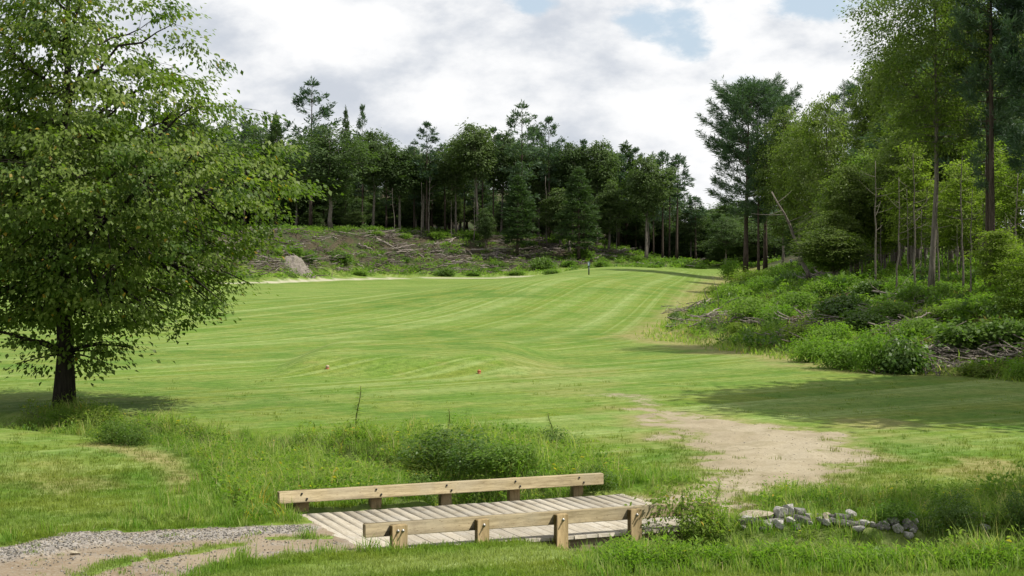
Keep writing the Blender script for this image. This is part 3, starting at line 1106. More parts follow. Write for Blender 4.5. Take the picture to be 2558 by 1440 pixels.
# --- the big maple
MX, MY = X_(160, 33.2), 33.2
wdm = broadleaf(11, 10.6, .215, [(.06, .4), (.10, 1.5), (.15, 2.5), (.2, 4.1), (.3, 4.7), (.42, 5.1), (.48, 4.6), (.55, 3.75), (.63, 3.2), (.70, 2.75), (.78, 2.4), (.88, 1.7), (1.0, .3)],
                nlimb=28, ncl=900, lpc=92, ls=.116, first=.17, spread=.70, flatz=.24, droop=.32, shell=.50, wid=.72, sides=9, lobe=1.4, wpow=2.2, njit=.32, tmix=.25)
maple = tree_kind("maple_tree", "tree", wdm, B_MAPLE, L_MAPLE, 10.6, 10)
maple.put(MX, MY, w=8.5, h=10.6, label="big spreading maple with dark trunk and low drooping boughs beside the weedy stream", rz=.6)
# drooping low sprays are part of the crown already


def pole_mesh(seed, H, r0, nbr):
    r_ = np.random.default_rng(seed)
    w_ = Acc()
    t = np.linspace(0, 1, 9)
    P = np.stack([np.cumsum(r_.normal(0, .006 * H, 9)), np.cumsum(r_.normal(0, .006 * H, 9)), t * H], -1)
    P[:, :2] -= P[0, :2]
    w_.tube(P, r0 * (1 - .75 * t), 7)
    for k in range(nbr):
        q = r_.uniform(.45, .95)
        b = np.array([np.interp(q, t, P[:, c]) for c in range(3)])
        az = r_.uniform(0, 6.28)
        L = r_.uniform(.06, .16) * H
        e = b + np.array([np.cos(az) * L, np.sin(az) * L, L * r_.uniform(.1, .9)])
        w_.tube(bez(b, (b + e) / 2 + [0, 0, -.1 * L], e, 4), np.linspace(r0 * .3, .004, 4), 4)
    return w_



# --- far woodland kinds
far_b, far_p = [], []
FENV = [
    [(.30, .8), (.42, 3.0), (.58, 4.2), (.75, 4.0), (.9, 2.6), (1, .4)],
    [(.42, .6), (.55, 2.2), (.7, 3.2), (.85, 2.9), (1, .5)],
    [(.28, 1.2), (.45, 2.6), (.62, 2.9), (.8, 2.3), (1, .4)],
    [(.5, .7), (.62, 2.4), (.78, 3.1), (.92, 2.0), (1, .3)],
]
for i, e in enumerate(FENV):
    g = broadleaf(40 + i, 15, .21, e, nlimb=12, ncl=290, lpc=30, ls=.34, first=.36, spread=.98, flatz=.5, droop=.15, shell=.62, sides=6, lobe=2.0, lean=(.0, .03, -.04, .02)[i])
    far_b.append(tree_kind("broadleaf_tree", "tree", g, B_GREY, L_FAR, 15, 2 * max(r for _, r in e)))
PENV = [
    ([(.30, 1.6), (.45, 2.6), (.6, 2.5), (.8, 1.7), (.93, .8), (1, .15)], dict(gap=1.0, nb=5, keep=.7, slope=(-.12, .6), tipup=.22, latw=.2)),
    ([(.5, 1.2), (.62, 2.2), (.78, 2.0), (.92, 1.0), (1, .2)], dict(gap=.7, nb=5, keep=.75, slope=(-.05, .5), tipup=.25)),
    ([(.62, .8), (.75, 1.6), (.9, 1.2), (1, .2)], dict(gap=.55, nb=5, keep=.75, slope=(-.15, .4), tipup=.25)),
    ([(.18, 1.8), (.3, 2.5), (.55, 2.1), (.8, 1.2), (1, .12)], dict(gap=.55, nb=6, keep=.95, slope=(-.25, .3), tipup=.05)),
]
for i, (e, kw) in enumerate(PENV):
    h0 = e[0][0]
    g = conifer(60 + i, 16, .17, h0, e, tl=.50, tn=6, tpm=7.0 if i < 3 else 9, dead=.1, tw=.2, **kw)
    far_p.append(tree_kind("pine_tree" if i < 3 else "hemlock_tree", "tree", g, B_PINE, L_PINE if i < 3 else L_HEM, 16, 2 * max(r for _, r in e)))


def far_tree(px, y, row, kind, label, w=None, group=None, tilt=0.0):
    x = X_(px, y)
    h = top_h(x, y, row)
    return kind.put(x, y, label, group, h, (w / F * y) if w else None, tilt=tilt)


OB, CB, SB, HB = far_b
P1, P2, P3, HM = far_p
GF = "trees along the edge of the far woodland"
for a_ in (
    (776, 207, 200, P1, "tallest far pine with open layered limbs above the maple's tip", 150, .01),
    (690, 214, 285, HM, "dark pointed conifer just beside the tallest layered pine", 70),
    (640, 216, 302, OB, "rounded dark crown peeping over the maple's outer leaves", 110),
    (738, 214, 345, SB, "narrow broadleaf tree filling the gap under the tallest pine", 90),
    (826, 198, 302, OB, "broad oak with forked trunk rising from the slope of brush", 235),
    (905, 216, 266, P2, "thin ragged conifer tip rising just above the broad oak", 50),
    (863, 218, 272, HM, "slender spire behind the top of the broad oak", 45),
    (930, 208, 325, CB, "round crowned tree merging with the broad oak's outer side", 120),
    (1000, 209, 372, CB, "low rounded tree with a pale curved trunk next to the broad oak", 120, -.05),
    (1066, 209, 308, P2, "pine with twin pale trunks and a stubby layered top", 80),
    (1056, 211, 380, HB, "broadleaf tree with pale forked trunk under the stubby pine", 110),
    (1140, 211, 352, CB, "tree with bare grey dead limbs poking from its crown", 95),
    (1195, 208, 303, HB, "tall loose-crowned tree on a pale leaning trunk", 130, .05),
    (1250, 213, 330, CB, "bushy tree squeezed between the leaning tree and the fan-topped pine", 110),
    (1303, 208, 257, P1, "fan-topped pine, second tallest of the far woodland", 130),
    (1371, 211, 296, P2, "pine with a feathery tilted tip next to the fan-topped pine", 80),
    (1345, 214, 360, SB, "slim dark tree between the two feathery pines", 90),
    (1430, 212, 350, HB, "open crowned tree with sky showing through beside the feathery tip", 100),
    (1490, 211, 347, HB, "thin lacy crown standing above the dark hemlocks", 110),
    (1565, 216, 358, HM, "broad cone of a conifer rising behind the spreading dark tree", 120),
    (1612, 204, 388, CB, "spreading dark tree on a pale straight trunk near the slope's end", 130),
    (1655, 207, 380, P3, "slender pine with a bare trunk and small tufted top", 60),
    (1690, 206, 388, P3, "slim leaning pine last before the gap in the woods", 75, .02),
    (1292, 201, 440, HM, "bushy young hemlock standing forward on the brushy slope", 110),
    (1446, 200, 420, HM, "dark hemlock with foliage to the ground on the slope", 120),
    (1400, 206, 470, SB, "short leafy tree between the two forward hemlocks", 100),
    (1520, 207, 450, SB, "low dense tree beside the spreading dark tree", 100),
    (1725, 214, 505, OB, "low bushy tree stepping down towards the gap", 110),
    (1215, 204, 520, SB, "small sapling-like tree before the leaning trunk", 50),
    (880, 206, 520, SB, "light green young tree among trunks behind the broad oak", 60),
):
    far_tree(a_[0], a_[1], a_[2], a_[3], a_[4], a_[5], GF, a_[6] if len(a_) > 6 else 0.0)
GTP = "narrow pines along the far skyline"
for i, (px, row, k, w) in enumerate(((610, 292, P2, 60), (1035, 352, P1, 80), (1112, 360, P3, 60), (1160, 335, P1, 80), (1232, 322, P2, 70), (1272, 330, P1, 80), (1330, 318, P3, 60), (1402, 345, P1, 80), (1458, 352, P2, 70),
                                     (1522, 362, P1, 80), (1545, 385, P3, 60), (1588, 372, P2, 70), (1632, 384, P1, 70), (1672, 420, P3, 60), (965, 340, P1, 80), (1710, 470, P1, 70), (1738, 492, P3, 60))):
    far_tree(px, 212 + (i % 4), row, k, "narrow pine with a thin bare trunk among the far woodland's taller trees", w, GTP)
for i in range(16):
    px = 540 + i * 32
    far_tree(px, 227 + (i * 5) % 9, 470 + (i * 37) % 70, [HM, OB][i % 2], "young tree in the shade under the far woodland canopy", 110, "young growth under the far trees")
# the wood behind: trees nothing tells apart
GI = "trees deep in the far woodland"
r_w = np.random.default_rng(5)
for i in range(150):
    px = r_w.uniform(-420, 1770)
    y = r_w.choice([218, 224, 231, 239, 248]) + r_w.uniform(-3, 3)
    edge = np.interp(px, [-400, 500, 640, 800, 1000, 1100, 1250, 1400, 1500, 1600, 1700, 1770], [260, 300, 330, 330, 385, 385, 345, 375, 395, 420, 505, 520])
    row = edge + r_w.uniform(-22, 48)
    k = [OB, SB, P1, P2, HM, P2, SB, P1, HB, P1][r_w.integers(0, 10)]
    far_tree(px, y, row, k, "dim tree within the far woodland, half hidden by the trees before it", r_w.uniform(80, 130), GI)
# dense young growth that shuts the view between the trunks
GU = "young growth under the far trees"
for i in range(70):
    px = r_w.uniform(-300, 1765)
    y = r_w.uniform(214, 240)
    base = np.interp(px, [-300, 1100, 1300, 1500, 1600, 1700], [580, 585, 600, 612, 640, 655])
    far_tree(px, y, base - r_w.uniform(45, 150), [SB, HM, OB][r_w.integers(0, 3)], "young tree in the shade under the far woodland canopy", r_w.uniform(60, 120), GU)
for i in range(30):
    px = r_w.uniform(1560, 1775)
    y = r_w.uniform(218, 240)
    far_tree(px, y, np.interp(px, [1560, 1700, 1775], [560, 590, 610]) + r_w.uniform(-40, 20), [HM, OB][i % 2], "young tree in the shade under the far woodland canopy", r_w.uniform(70, 130), GU)
for i in range(26):
    px = r_w.uniform(1770, 2030)
    y = r_w.uniform(196, 230)
    far_tree(px, y, r_w.uniform(530, 600), [HM, OB][i % 2], "young tree in the shade at the gap beyond the fairway end", r_w.uniform(80, 140), "young growth in the dark gap")
# pale trunks that stand before the darkness
far_poles = [Kind("bare_stem", "dead tree", [("trunk", pole_mesh(150 + i, 8, .085, 7).data("trunk", B_GREY, True))], 8, 1.4) for i in range(3)]
for i, (px, row, tl_, lb) in enumerate(((985, 470, -.10, "pale crooked dead stem beside the broad oak"), (1072, 440, .03, "pale stem doubling the stubby pine's trunk"), (1052, 455, -.06, "pale forked-looking stem just before the stubby pine"),
        (1183, 470, .08, "pale stem leaning under the loose-crowned tree"), (1213, 530, .03, "thin pale stem on the brush in front of the leaning one"), (1366, 440, 0, "straight pale stem under the feathery tip"), (1128, 500, 0, "thin grey stem between the grey-limbed tree and the leaning one"),
        (1470, 520, 0, "grey stem between the hemlock and the lacy crown"), (1540, 540, .02, "grey stem in the shade before the cone-shaped conifer"), (1617, 470, -.03, "pale straight stem under the spreading dark tree"), (1348, 520, 0, "thin grey stem between the two feathery pines"), (905, 500, -.05, "thin pale stem in the shade of the broad oak"))):
    far_poles[i % 3].put(X_(px, 206), 206, lb, "pale stems before the far woodland", top_h(X_(px, 206), 206, row), None, tilt=tl_)
# woods closing the gap at the fairway's end
GG = "dark trees closing the gap at the fairway end"
for i in range(60):
    px = r_w.uniform(1740, 2330)
    y = r_w.uniform(232, 275)
    edge = np.interp(px, [1740, 1780, 1830, 1880, 1960, 2040, 2300], [530, 525, 478, 520, 490, 500, 480])
    row = edge + r_w.uniform(0, 60)
    far_tree(px, y, row, [OB, P1, HM, HM, SB, OB][r_w.integers(0, 6)], "dark tree in the shadowed wood beyond the end of the fairway", r_w.uniform(100, 170), GG)

# --- trees of the right-hand wood
MENV = [
    [(.22, 1.0), (.35, 2.2), (.5, 3.0), (.68, 3.1), (.85, 2.2), (1, .3)],
    [(.35, .8), (.5, 1.9), (.66, 2.4), (.84, 1.9), (1, .3)],
]
mid_b = [tree_kind("broadleaf_tree", "tree", broadleaf(80 + i, 13, .14, e, nlimb=13, ncl=430, lpc=46, ls=.20, first=.25, spread=.85, flatz=.45, droop=.2, shell=.5, sides=6),
                   B_GREY, L_OAK, 13, 2 * max(r for _, r in e)) for i, e in enumerate(MENV)]
oak = tree_kind("oak_tree", "tree", broadleaf(91, 13.5, .125, [(.40, .9), (.52, 1.9), (.64, 2.5), (.78, 3.1), (.9, 2.6), (1, .5)], nlimb=15, ncl=420, lpc=74, ls=.118, first=.42, spread=.72, flatz=.5, droop=.2, shell=.55, sides=7),
                B_GREY, L_OAK, 13.5, 6.2)
lace = tree_kind("broadleaf_tree", "tree", broadleaf(97, 12, .13, [(.38, .5), (.5, 1.5), (.7, 2.0), (.88, 1.7), (1, .3)], nlimb=12, ncl=190, lpc=40, ls=.20, first=.4, spread=.7, flatz=.5, shell=.6, sides=6, lean=-.06),
                 B_GREY, L_OAK, 12, 4.0)
sap = [tree_kind("sapling", "young tree", broadleaf(101 + i, 7, .05, e, nlimb=14, ncl=230, lpc=40, ls=.15, first=.12, spread=.62, flatz=.28, droop=.2, shell=.55, sides=5),
                 B_GREY, L_SAP, 7, 2 * max(r for _, r in e)) for i, e in enumerate(([(.22, .6), (.4, 1.4), (.6, 1.6), (.8, 1.1), (1, .2)], [(.3, .5), (.5, 1.2), (.7, 1.3), (.9, .8), (1, .15)]))]
bushy = tree_kind("broadleaf_tree", "tree", broadleaf(107, 9, .12, [(.28, 1.0), (.42, 2.2), (.6, 2.7), (.82, 2.0), (1, .4)], nlimb=13, ncl=420, lpc=42, ls=.22, first=.2, spread=.8, flatz=.4, shell=.48, sides=6),
                  B_GREY, L_TREE, 9, 5.4)
mid_p = []
for i, (e, kw) in enumerate((
    ([(.30, 1.5), (.45, 3.0), (.6, 3.3), (.78, 2.6), (.92, 1.5), (1, .2)], dict(gap=.7, nb=7, keep=.78, slope=(-.05, 1.0), tipup=.3, h0=.30)),
    ([(.42, 1.0), (.55, 2.0), (.75, 1.8), (.9, 1.1), (1, .15)], dict(gap=.7, nb=5, keep=.75, slope=(-.1, .6), tipup=.2, h0=.42)),
    ([(.28, 1.0), (.45, 1.7), (.7, 1.6), (1, .2)], dict(gap=.8, nb=4, keep=.7, slope=(-.1, .4), tipup=.2, h0=.28)),
)):
    h0 = kw.pop('h0')
    g = conifer(120 + i, 15, .17, h0, e, tl=.40, tn=8, tpm=17.0, dead=.1, tw=.10, latw=.17, **kw)
    mid_p.append(tree_kind("pine_tree", "tree", g, B_PINE, L_PINE, 15, 2 * max(r for _, r in e)))


def mid_tree(px, y, row, kind, label, w=None, group=None, tilt=0.0, rz=None):
    x = X_(px, y)
    return kind.put(x, y, label, group, top_h(x, y, row), (w / F * y) if w else None, tilt=tilt, rz=rz)


GR = "trees on the wooded bank"
mid_tree(1862, 136, 213, mid_p[0], "wide pine with upswept limbs, first of the pair on the bank's end", 270, GR, -.03)
mid_tree(1912, 139, 210, mid_p[0], "bluish pine with brushlike top, second of the pair on the bank's end", 225, GR, rz=2.0)
mid_tree(1895, 133, 330, mid_p[1], "thin dark pine trunk between the paired pines", 90, GR)
mid_tree(1955, 132, 258, mid_b[0], "olive crowned oak leaning on the paired pines", 150, GR)
mid_tree(2085, 76, 235, lace, "thin lacy tree with a crooked trunk and see-through crown", 120, GR, rz=.0)
mid_tree(2160, 112, 185, mid_p[1], "bluish pine standing behind the lacy tree", 170, GR)
mid_tree(2150, 78, 372, bushy, "full bright green tree behind the bank's shrubs", 190, GR)
mid_tree(2230, 70, 330, mid_b[0], "olive tree between the bright bushy tree and the tall oak", 190, GR)
mid_tree(2105, 88, 480, mid_b[1], "shaded broadleaf tree with two dark stems above the ferns", 120, GR)
mid_tree(2325, 52, -180, oak, "tall thin oak with a straight grey trunk and loose high crown", 400, GR, rz=.9)
mid_tree(2478, 50, -330, mid_p[1], "tall pine with dark twin-looking trunk at the bank's near end", 220, GR)
mid_tree(2466, 51.2, -260, mid_p[2], "second pine trunk pressed close to the tall dark one", 150, GR)
mid_tree(2412, 63, -130, mid_p[2], "pine with a bare middle trunk behind the tall oak", 190, GR)
mid_tree(2438, 66, -90, mid_p[2], "slim pine next to the bare-trunked one, its top cut off by the frame", 160, GR)
mid_tree(2590, 50, -60, mid_p[0], "very dark pine with heavy boughs at the picture edge", 300, GR)
mid_tree(2362, 66, 560 - 420, sap[1], "yellow-green tree rising behind the oak trunk", 150, GR)
for a_ in ((2042, 102, 248, mid_b[0], "olive tree filling the sky beside the lacy tree", 150), (2108, 104, 205, mid_p[1], "bluish pine next to the lacy tree, lower than its neighbour", 130), (2195, 96, 130, mid_b[1], "tall broadleaf tree whose top shows between the pine and the oak", 150),
           (2245, 92, 60, mid_b[1], "tall broadleaf tree right behind the oak's outer limbs", 150), (1998, 118, 300, mid_b[1], "olive tree between the paired pines and the lacy tree", 130), (2385, 84, -40, mid_b[1], "tall tree between the oak and the slim pines", 170)):
    mid_tree(*a_, GR)
GS = "sunlit saplings in the wooded bank"
for a_ in ((2280, 62, 350, sap[0], "yellow-green young tree just beside the tall oak trunk", 150),
           (2400, 58, 400, sap[0], "sunlit sapling between the tall oak and the dark pine", 170),
           (2450, 60, 330, sap[1], "taller sunlit sapling behind the dark pine", 150),
           (2540, 54, 380, sap[0], "sunlit sapling past the dark pine", 190),
           (2505, 47, 560, sap[1], "low sapling in front of the dark pine", 120),
           (2560, 44, 610, sap[0], "low leafy sapling at the bank's near corner", 160),
           (2355, 60, 520, sap[1], "small sapling right behind the oak trunk", 90),
           (2200, 66, 470, sap[1], "thin sapling under the olive tree", 110)):
    mid_tree(*a_, GS)
GD = "trees filling the inside of the wooded bank"
for i in range(58):
    y = r_w.uniform(62, 118)
    px = r_w.uniform(2120, 2590) if i % 3 else r_w.uniform(2080, 2400)
    k = [mid_b[0], mid_b[1], mid_p[1], mid_b[1], lace, mid_p[2]][r_w.integers(0, 6)]
    edge = np.interp(px, [2080, 2200, 2300, 2450, 2600], [400, 300, 90, -20, -60])
    mid_tree(px, y, edge + r_w.uniform(0, 170), k, "tree inside the wooded bank, mostly hidden by sunlit saplings", r_w.uniform(130, 200), GD)
for i in range(26):
    y = r_w.uniform(118, 165)
    px = r_w.uniform(2010, 2560)
    edge = np.interp(px, [2010, 2100, 2200, 2400, 2600], [500, 420, 330, 240, 200])
    mid_tree(px, y, edge + r_w.uniform(10, 90), [OB, CB, P1, HM][r_w.integers(0, 4)], "shaded tree far inside the wooded bank behind the lacy tree", r_w.uniform(130, 190), GD)
# thin bare stems seen between the trunks
GT = "thin bare stems in the wooded bank"



poles = [Kind("bare_stem", "dead tree", [("trunk", pole_mesh(140 + i, 8, .07, 9).data("trunk", B_GREY, True))], 8, 1.2) for i in range(2)]
for a_ in ((2165, 70, 480), (2218, 74, 500), (2248, 68, 450), (2300, 57, 520), (2370, 54, 610), (2390, 56, 560), (2440, 58, 520), (2130, 82, 560), (2180, 90, 520), (2270, 60, 470), (2515, 52, 540), (2190, 58, 400), (2236, 56, 440), (2286, 54, 380), (2345, 53, 420), (2405, 52, 380), (2428, 50, 470), (2150, 66, 430), (2204, 62, 540), (2312, 61, 470), (2540, 48, 430), (2458, 55, 400)):
    mid_tree(a_[0], a_[1], a_[2], poles[a_[0] % 2], "thin bare grey stem between the trunks of the wooded bank", None, GT, random.uniform(-.05, .05))
x, y = X_(2022, 84), 84
poles[0].put(x, y, "bare dead trunk leaning sharply over the dark gap", None, 5.0, 2.2, rz=0.0, tilt=-.36)
# trees beyond the frame whose shade falls on the lawn and the stream bank
GO = "trees standing past the edge of the view"
bushy.put(17.6, 34.9, "tall broadleaf tree beyond the frame shading the lawn", GO, 18.5, 9.4, rz=1.0)
bushy.put(21.6, 36.4, "broad tree beyond the frame beside the tall shade tree", GO, 17.0, 9.4, rz=3.0)
bushy.put(16.9, 37.2, "lower thick tree beyond the frame under the tall shade tree", GO, 12.0, 8.0, rz=4.2)
bushy.put(16.4, 33.0, "tall tree beyond the frame on the near side of the shade trees", GO, 17.0, 8.6, rz=5.2)
bushy.put(19.4, 34.4, "tall tree beyond the frame behind the other shade trees", GO, 19.0, 9.0, rz=2.2)
sap[0].put(12.6, 19.4, "small tree beyond the frame shading the stream bank", GO, 13.0, 5.0, rz=1.0)

print("tree tris", TRI[0])

# --- shrubs


def shrub_kind(name, cat, seed, H, W_, n, lpc, ls, mat, wid=.55, upright=0.0, spread=None, flatz=.7, droop=.15):
    r_ = np.random.default_rng(seed)
    e = [(.06, W_ * .32), (.25, W_ * .48), (.5, W_ * .5), (.78, W_ * .36), (1.0, W_ * .10)]
    wd, V, Q, tint = broadleaf(seed, H, .018 * H ** .5, e, nlimb=9, lobe=2.2, njit=.6, tmix=.3, ncl=n, lpc=lpc, ls=ls, first=.05, spread=spread or .28 * W_, flatz=flatz, droop=droop, shell=.62, sides=5, wid=wid, trunk_top=.8)
    TRI[0] += len(Q) * 2
    return Kind(name, cat, [("stem", wd.data("stem", B_STEM, True)), ("foliage", mesh_data("foliage", V, [Q], mat, False, fattr={'tint': tint}))], H, W_)


SH = [shrub_kind("shrub", "shrub", 200, 1.5, 1.8, 110, 30, .13, L_SHRUB),
      shrub_kind("shrub", "shrub", 201, 1.2, 2.0, 100, 32, .12, L_BRIGHT),
      shrub_kind("shrub", "shrub", 202, 1.1, 1.9, 110, 30, .16, L_DARK, .7),
      shrub_kind("shrub", "shrub", 203, 1.0, 1.2, 70, 28, .11, L_SAP, .45)]
SHN = [shrub_kind("shrub", "shrub", 210, .75, .95, 120, 22, .052, L_DARK, .5, spread=.2),
       shrub_kind("shrub", "shrub", 211, .7, 1.0, 120, 22, .05, L_WEED, .45, spread=.2),
       shrub_kind("shrub", "shrub", 212, .72, .85, 125, 20, .05, L_SHRUB, .5, spread=.17),
       shrub_kind("shrub", "shrub", 213, .74, .9, 70, 18, .05, L_WEED, .5, spread=.16)]
SHF = [shrub_kind("shrub", "shrub", 220, 1.6, 2.4, 90, 22, .26, L_SHRUB),
       shrub_kind("shrub", "shrub", 221, 1.4, 2.2, 90, 22, .26, L_DARK)]


def put_shrub(px, row, w, h, kind, label, group=None, y0=14.0, z=None):
    x, y = ground_at(px, row, y0)
    return kind.put(x, y, label, group, h / F * y, w / F * y)


GB = "shrubs on the wooded bank"
for a_ in (
    (1826, 698, 52, 60, SH[1], "round bright green bush by the bare edge of the far fairway"),
    (2035, 905, 110, 75, SH[1], "pale green shrub at the foot of the bank, next to the bare soil"),
    (2105, 922, 130, 90, SH[0], "wide leafy shrub, first of the tall clump at the bank's foot"),
    (2180, 930, 100, 120, SH[1], "tallest bright shrub of the clump at the bank's foot"),
    (2255, 932, 120, 100, SH[2], "shrub at the near end of the tall clump, by the dead branches"),
    (2008, 858, 100, 65, SH[3], "yellow-green shrub overhanging a dark hollow in the bank"),
    (2075, 865, 120, 70, SH[1], "light green shrub just above the pale one at the bank's foot"),
    (2410, 878, 170, 80, SH[2], "dark glossy shrub spreading behind the dead branches"),
    (2520, 875, 180, 90, SH[2], "dark large-leaved shrub at the near end of the bank"),
    (2555, 950, 90, 60, SH[1], "small green shrub at the lawn's corner near the frame"),
    (2300, 850, 110, 70, SH[0], "shrub beside the pale fallen log, below the oak"),
    (2460, 940, 120, 45, SH[3], "low yellowish shrub in the grass before the twigs"),
    (1690, 805, 36, 32, SH[2], "small dark bush alone on the slope above the bare edge"),
    (2030, 690, 70, 45, SH[1], "feathery bush at the base of the leaning dead trunk"),
):
    put_shrub(a_[0], a_[1], a_[2], a_[3] * .85, a_[4], a_[5], GB)
GB2 = "leafy shrubs scattered over the bank"
for a_ in ((1880, 800, 100, 75, 0, "mid-green shrub just above the bare pole on the open slope"), (1830, 755, 90, 55, 1, "bright shrub above the brush heap at the bank's open end"),
           (1915, 735, 100, 55, 1, "bright shrub halfway between the round bush and the leaning trunk, lower row"), (1880, 705, 90, 42, 3, "yellowish shrub right next to the round bright bush"),
           (1950, 705, 90, 45, 1, "bright low shrub under the paired pines"), (2105, 725, 90, 50, 0, "green shrub under the lacy tree's crooked trunk"),
           (2180, 745, 90, 55, 2, "dark shrub beside the bare branch in the shade"), (2255, 735, 90, 55, 1, "bright shrub under the olive tree"),
           (2235, 800, 120, 65, 0, "broad shrub behind the tallest bright shrub of the clump"), (2110, 790, 120, 65, 2, "dark shrub above the light green one, middle of the bank"),
           (1995, 775, 100, 60, 0, "green shrub above the dark hollow"), (1945, 810, 100, 60, 1, "bright shrub beside the short grey log"), (2340, 800, 90, 50, 3, "yellowish shrub at the tall oak's foot"),
           (2160, 830, 110, 65, 2, "dark shrub directly behind the wide leafy clump"), (2050, 745, 90, 55, 0, "green shrub below the feathery bush of the leaning trunk"),
           (2400, 800, 110, 70, 0, "green shrub between the tall oak and the dark pine"), (2525, 800, 110, 80, 2, "dark shrub just past the dark pine's trunk"),
           (1850, 830, 60, 35, 3, "small yellowish shrub in the pale grass below the bleached stick"), (1790, 735, 50, 30, 3, "tiny yellowish shrub on the bare edge below the round bush"),
           (2290, 760, 90, 70, 0, "green shrub just before the tall oak, by the bare stems"), (2450, 780, 90, 60, 1, "bright shrub at the dark pine's foot"),
           (2210, 690, 90, 45, 3, "yellowish shrub at the back of the bank under the bright bushy tree"), (1985, 715, 70, 40, 2, "small dark shrub between the paired pines and the leaning trunk"),
           (2360, 740, 90, 50, 0, "green shrub behind the tall oak's trunk")):
    put_shrub(a_[0], a_[1], a_[2], a_[3] * .82, SH[a_[4]], a_[5], GB2)
GSL = "shrubs on the cleared slope"
for a_ in ((765, 655, 60, 40, 1), (845, 655, 70, 45, 1), (1240, 668, 60, 35, 1), (1355, 672, 60, 45, 1), (1455, 650, 70, 40, 0), (1590, 655, 70, 35, 0), (1700, 665, 70, 35, 0), (735, 640, 50, 35, 0), (1112, 690, 50, 30, 1),
           (1010, 655, 40, 28, 1), (1500, 668, 60, 35, 0), (1420, 668, 60, 32, 0), (1320, 620, 60, 40, 0), (1560, 630, 50, 30, 0), (1750, 672, 50, 25, 0), (1640, 668, 60, 30, 1), (690, 640, 50, 35, 0), (1180, 690, 60, 22, 0),
           (940, 590, 60, 30, 0), (1090, 592, 70, 30, 0), (1180, 595, 70, 30, 0), (1390, 610, 60, 32, 0), (1010, 596, 60, 25, 0), (900, 688, 60, 25, 0), (1380, 685, 70, 28, 0), (1290, 688, 70, 25, 0)):
    put_shrub(a_[0], a_[1], a_[2] * (.6 + .5 * ((a_[0] * 7) % 10) / 10), a_[3] * (.45 + .4 * ((a_[0] * 3) % 10) / 10), SHF[a_[4]], "green shrub growing through the brush of the cleared slope", GSL, 120)
GW = "bushes in the weeds by the stream"
for a_ in ((1110, 1152, 150, 110, 0, "dark bushy clump in the tall weeds behind the bridge, topped by a seed stalk"),
           (1190, 1165, 120, 90, 0, "low dark bush beside the topped clump behind the bridge"),
           (1290, 1165, 150, 95, 2, "spreading green bush behind the bridge's middle posts"),
           (1385, 1120, 90, 70, 0, "small dark bush at the end of the weeds behind the bridge"),
           (1060, 1190, 130, 60, 1, "yellowish bush with dry flower heads right behind the kerb rail"),
           (280, 1108, 110, 55, 0, "dark bramble at the edge of the mown grass under the maple"),
           (345, 1112, 90, 45, 0, "second bramble by the mown edge, with a shaded underside"),
           (150, 1068, 120, 45, 2, "low leafy bush in front of the maple trunk"),
           (250, 1075, 130, 50, 1, "pale flowering bush between the brambles and the maple trunk"),
           (1705, 1358, 200, 165, 3, "leggy leafy shrub hiding the end of the bridge kerb rail"),
           (1760, 1340, 130, 100, 3, "yellow-tipped shrub leaning over the end of the kerb rail"),
           (2235, 1312, 110, 60, 2, "leafy bramble hanging over the stones of the stream bank"),
           (2390, 1320, 140, 80, 0, "dark bramble over the pale stone in the stream bank"),
           (2540, 1330, 110, 90, 0, "shaded bush on the stream bank at the frame edge")):
    put_shrub(a_[0], a_[1], a_[2] * (1.5 if 1000 < a_[0] < 1450 else 1.1), a_[3] * (.85 if 1000 < a_[0] < 1450 else 1.2), SHN[a_[4]], a_[5], GW)

def bridge_xy(t, b):
    return BR_O[0] + t * BR_A[0] - b * BR_A[1], BR_O[1] + t * BR_A[1] + b * BR_A[0]


for t, b, k, h, w, lb in ((4.15, 2.98, 0, .36, .55, "dark green clump round the far kerb rail's end post"), (1.75, 3.15, 0, .40, .55, "dark leafy plant in the stream just behind the bridge's middle")):
    x, y = bridge_xy(t, b)
    SHN[k].put(x, y, lb, GW, h, w)

# --- tall weed stalks


def stalk_kind(seed, H):
    r_ = np.random.default_rng(seed)
    w_ = Acc()
    t = np.linspace(0, 1, 8)
    P = np.stack([.02 * np.sin(t * 5), .015 * np.cos(t * 4) - .015, t * H], -1)
    w_.tube(P, .006 * (1 - .7 * t) + .0015, 5)
    n = 80
    q = r_.uniform(.25, 1, n)
    az = r_.uniform(0, 6.28, n)
    pos = np.stack([np.interp(q, t, P[:, c]) for c in range(3)], -1)
    L = r_.uniform(.03, .075, n)
    ax = np.stack([np.cos(az), np.sin(az), r_.uniform(-.6, .9, n)], -1)
    V, Q = leaves(pos, ax, np.tile([[0, 0, 1.0]], (n, 1)) + r_.normal(0, .3, (n, 3)), L, .28)
    return Kind("weed_stalk", "weed", [("stem", w_.data("stem", B_STEM, True)), ("foliage", mesh_data("foliage", V, [Q], L_TALL, False, fattr={'tint': r_.uniform(.4, .9, n)}))], H, .2)


ST = [stalk_kind(300, 1.0), stalk_kind(301, .8)]
for a_ in ((895, 1092, 20, 130, 0, "tall single weed stalk standing above the weeds short of the tee"), (1117, 1075, 16, 60, 1, "short pale seed stalk above the dark bushy clump"),
           (1375, 1085, 16, 60, 1, "slanting weed stalk at the end of the weeds"), (1790, 1250, 14, 60, 1, "dark dry stalk in front of the dirt path")):
    put_shrub(a_[0], a_[1], a_[2] * 3, a_[3], ST[a_[4]], a_[5], "tall weed stalks")

# ------------------------------------------------------------------ scattered ground cover (uncountable)


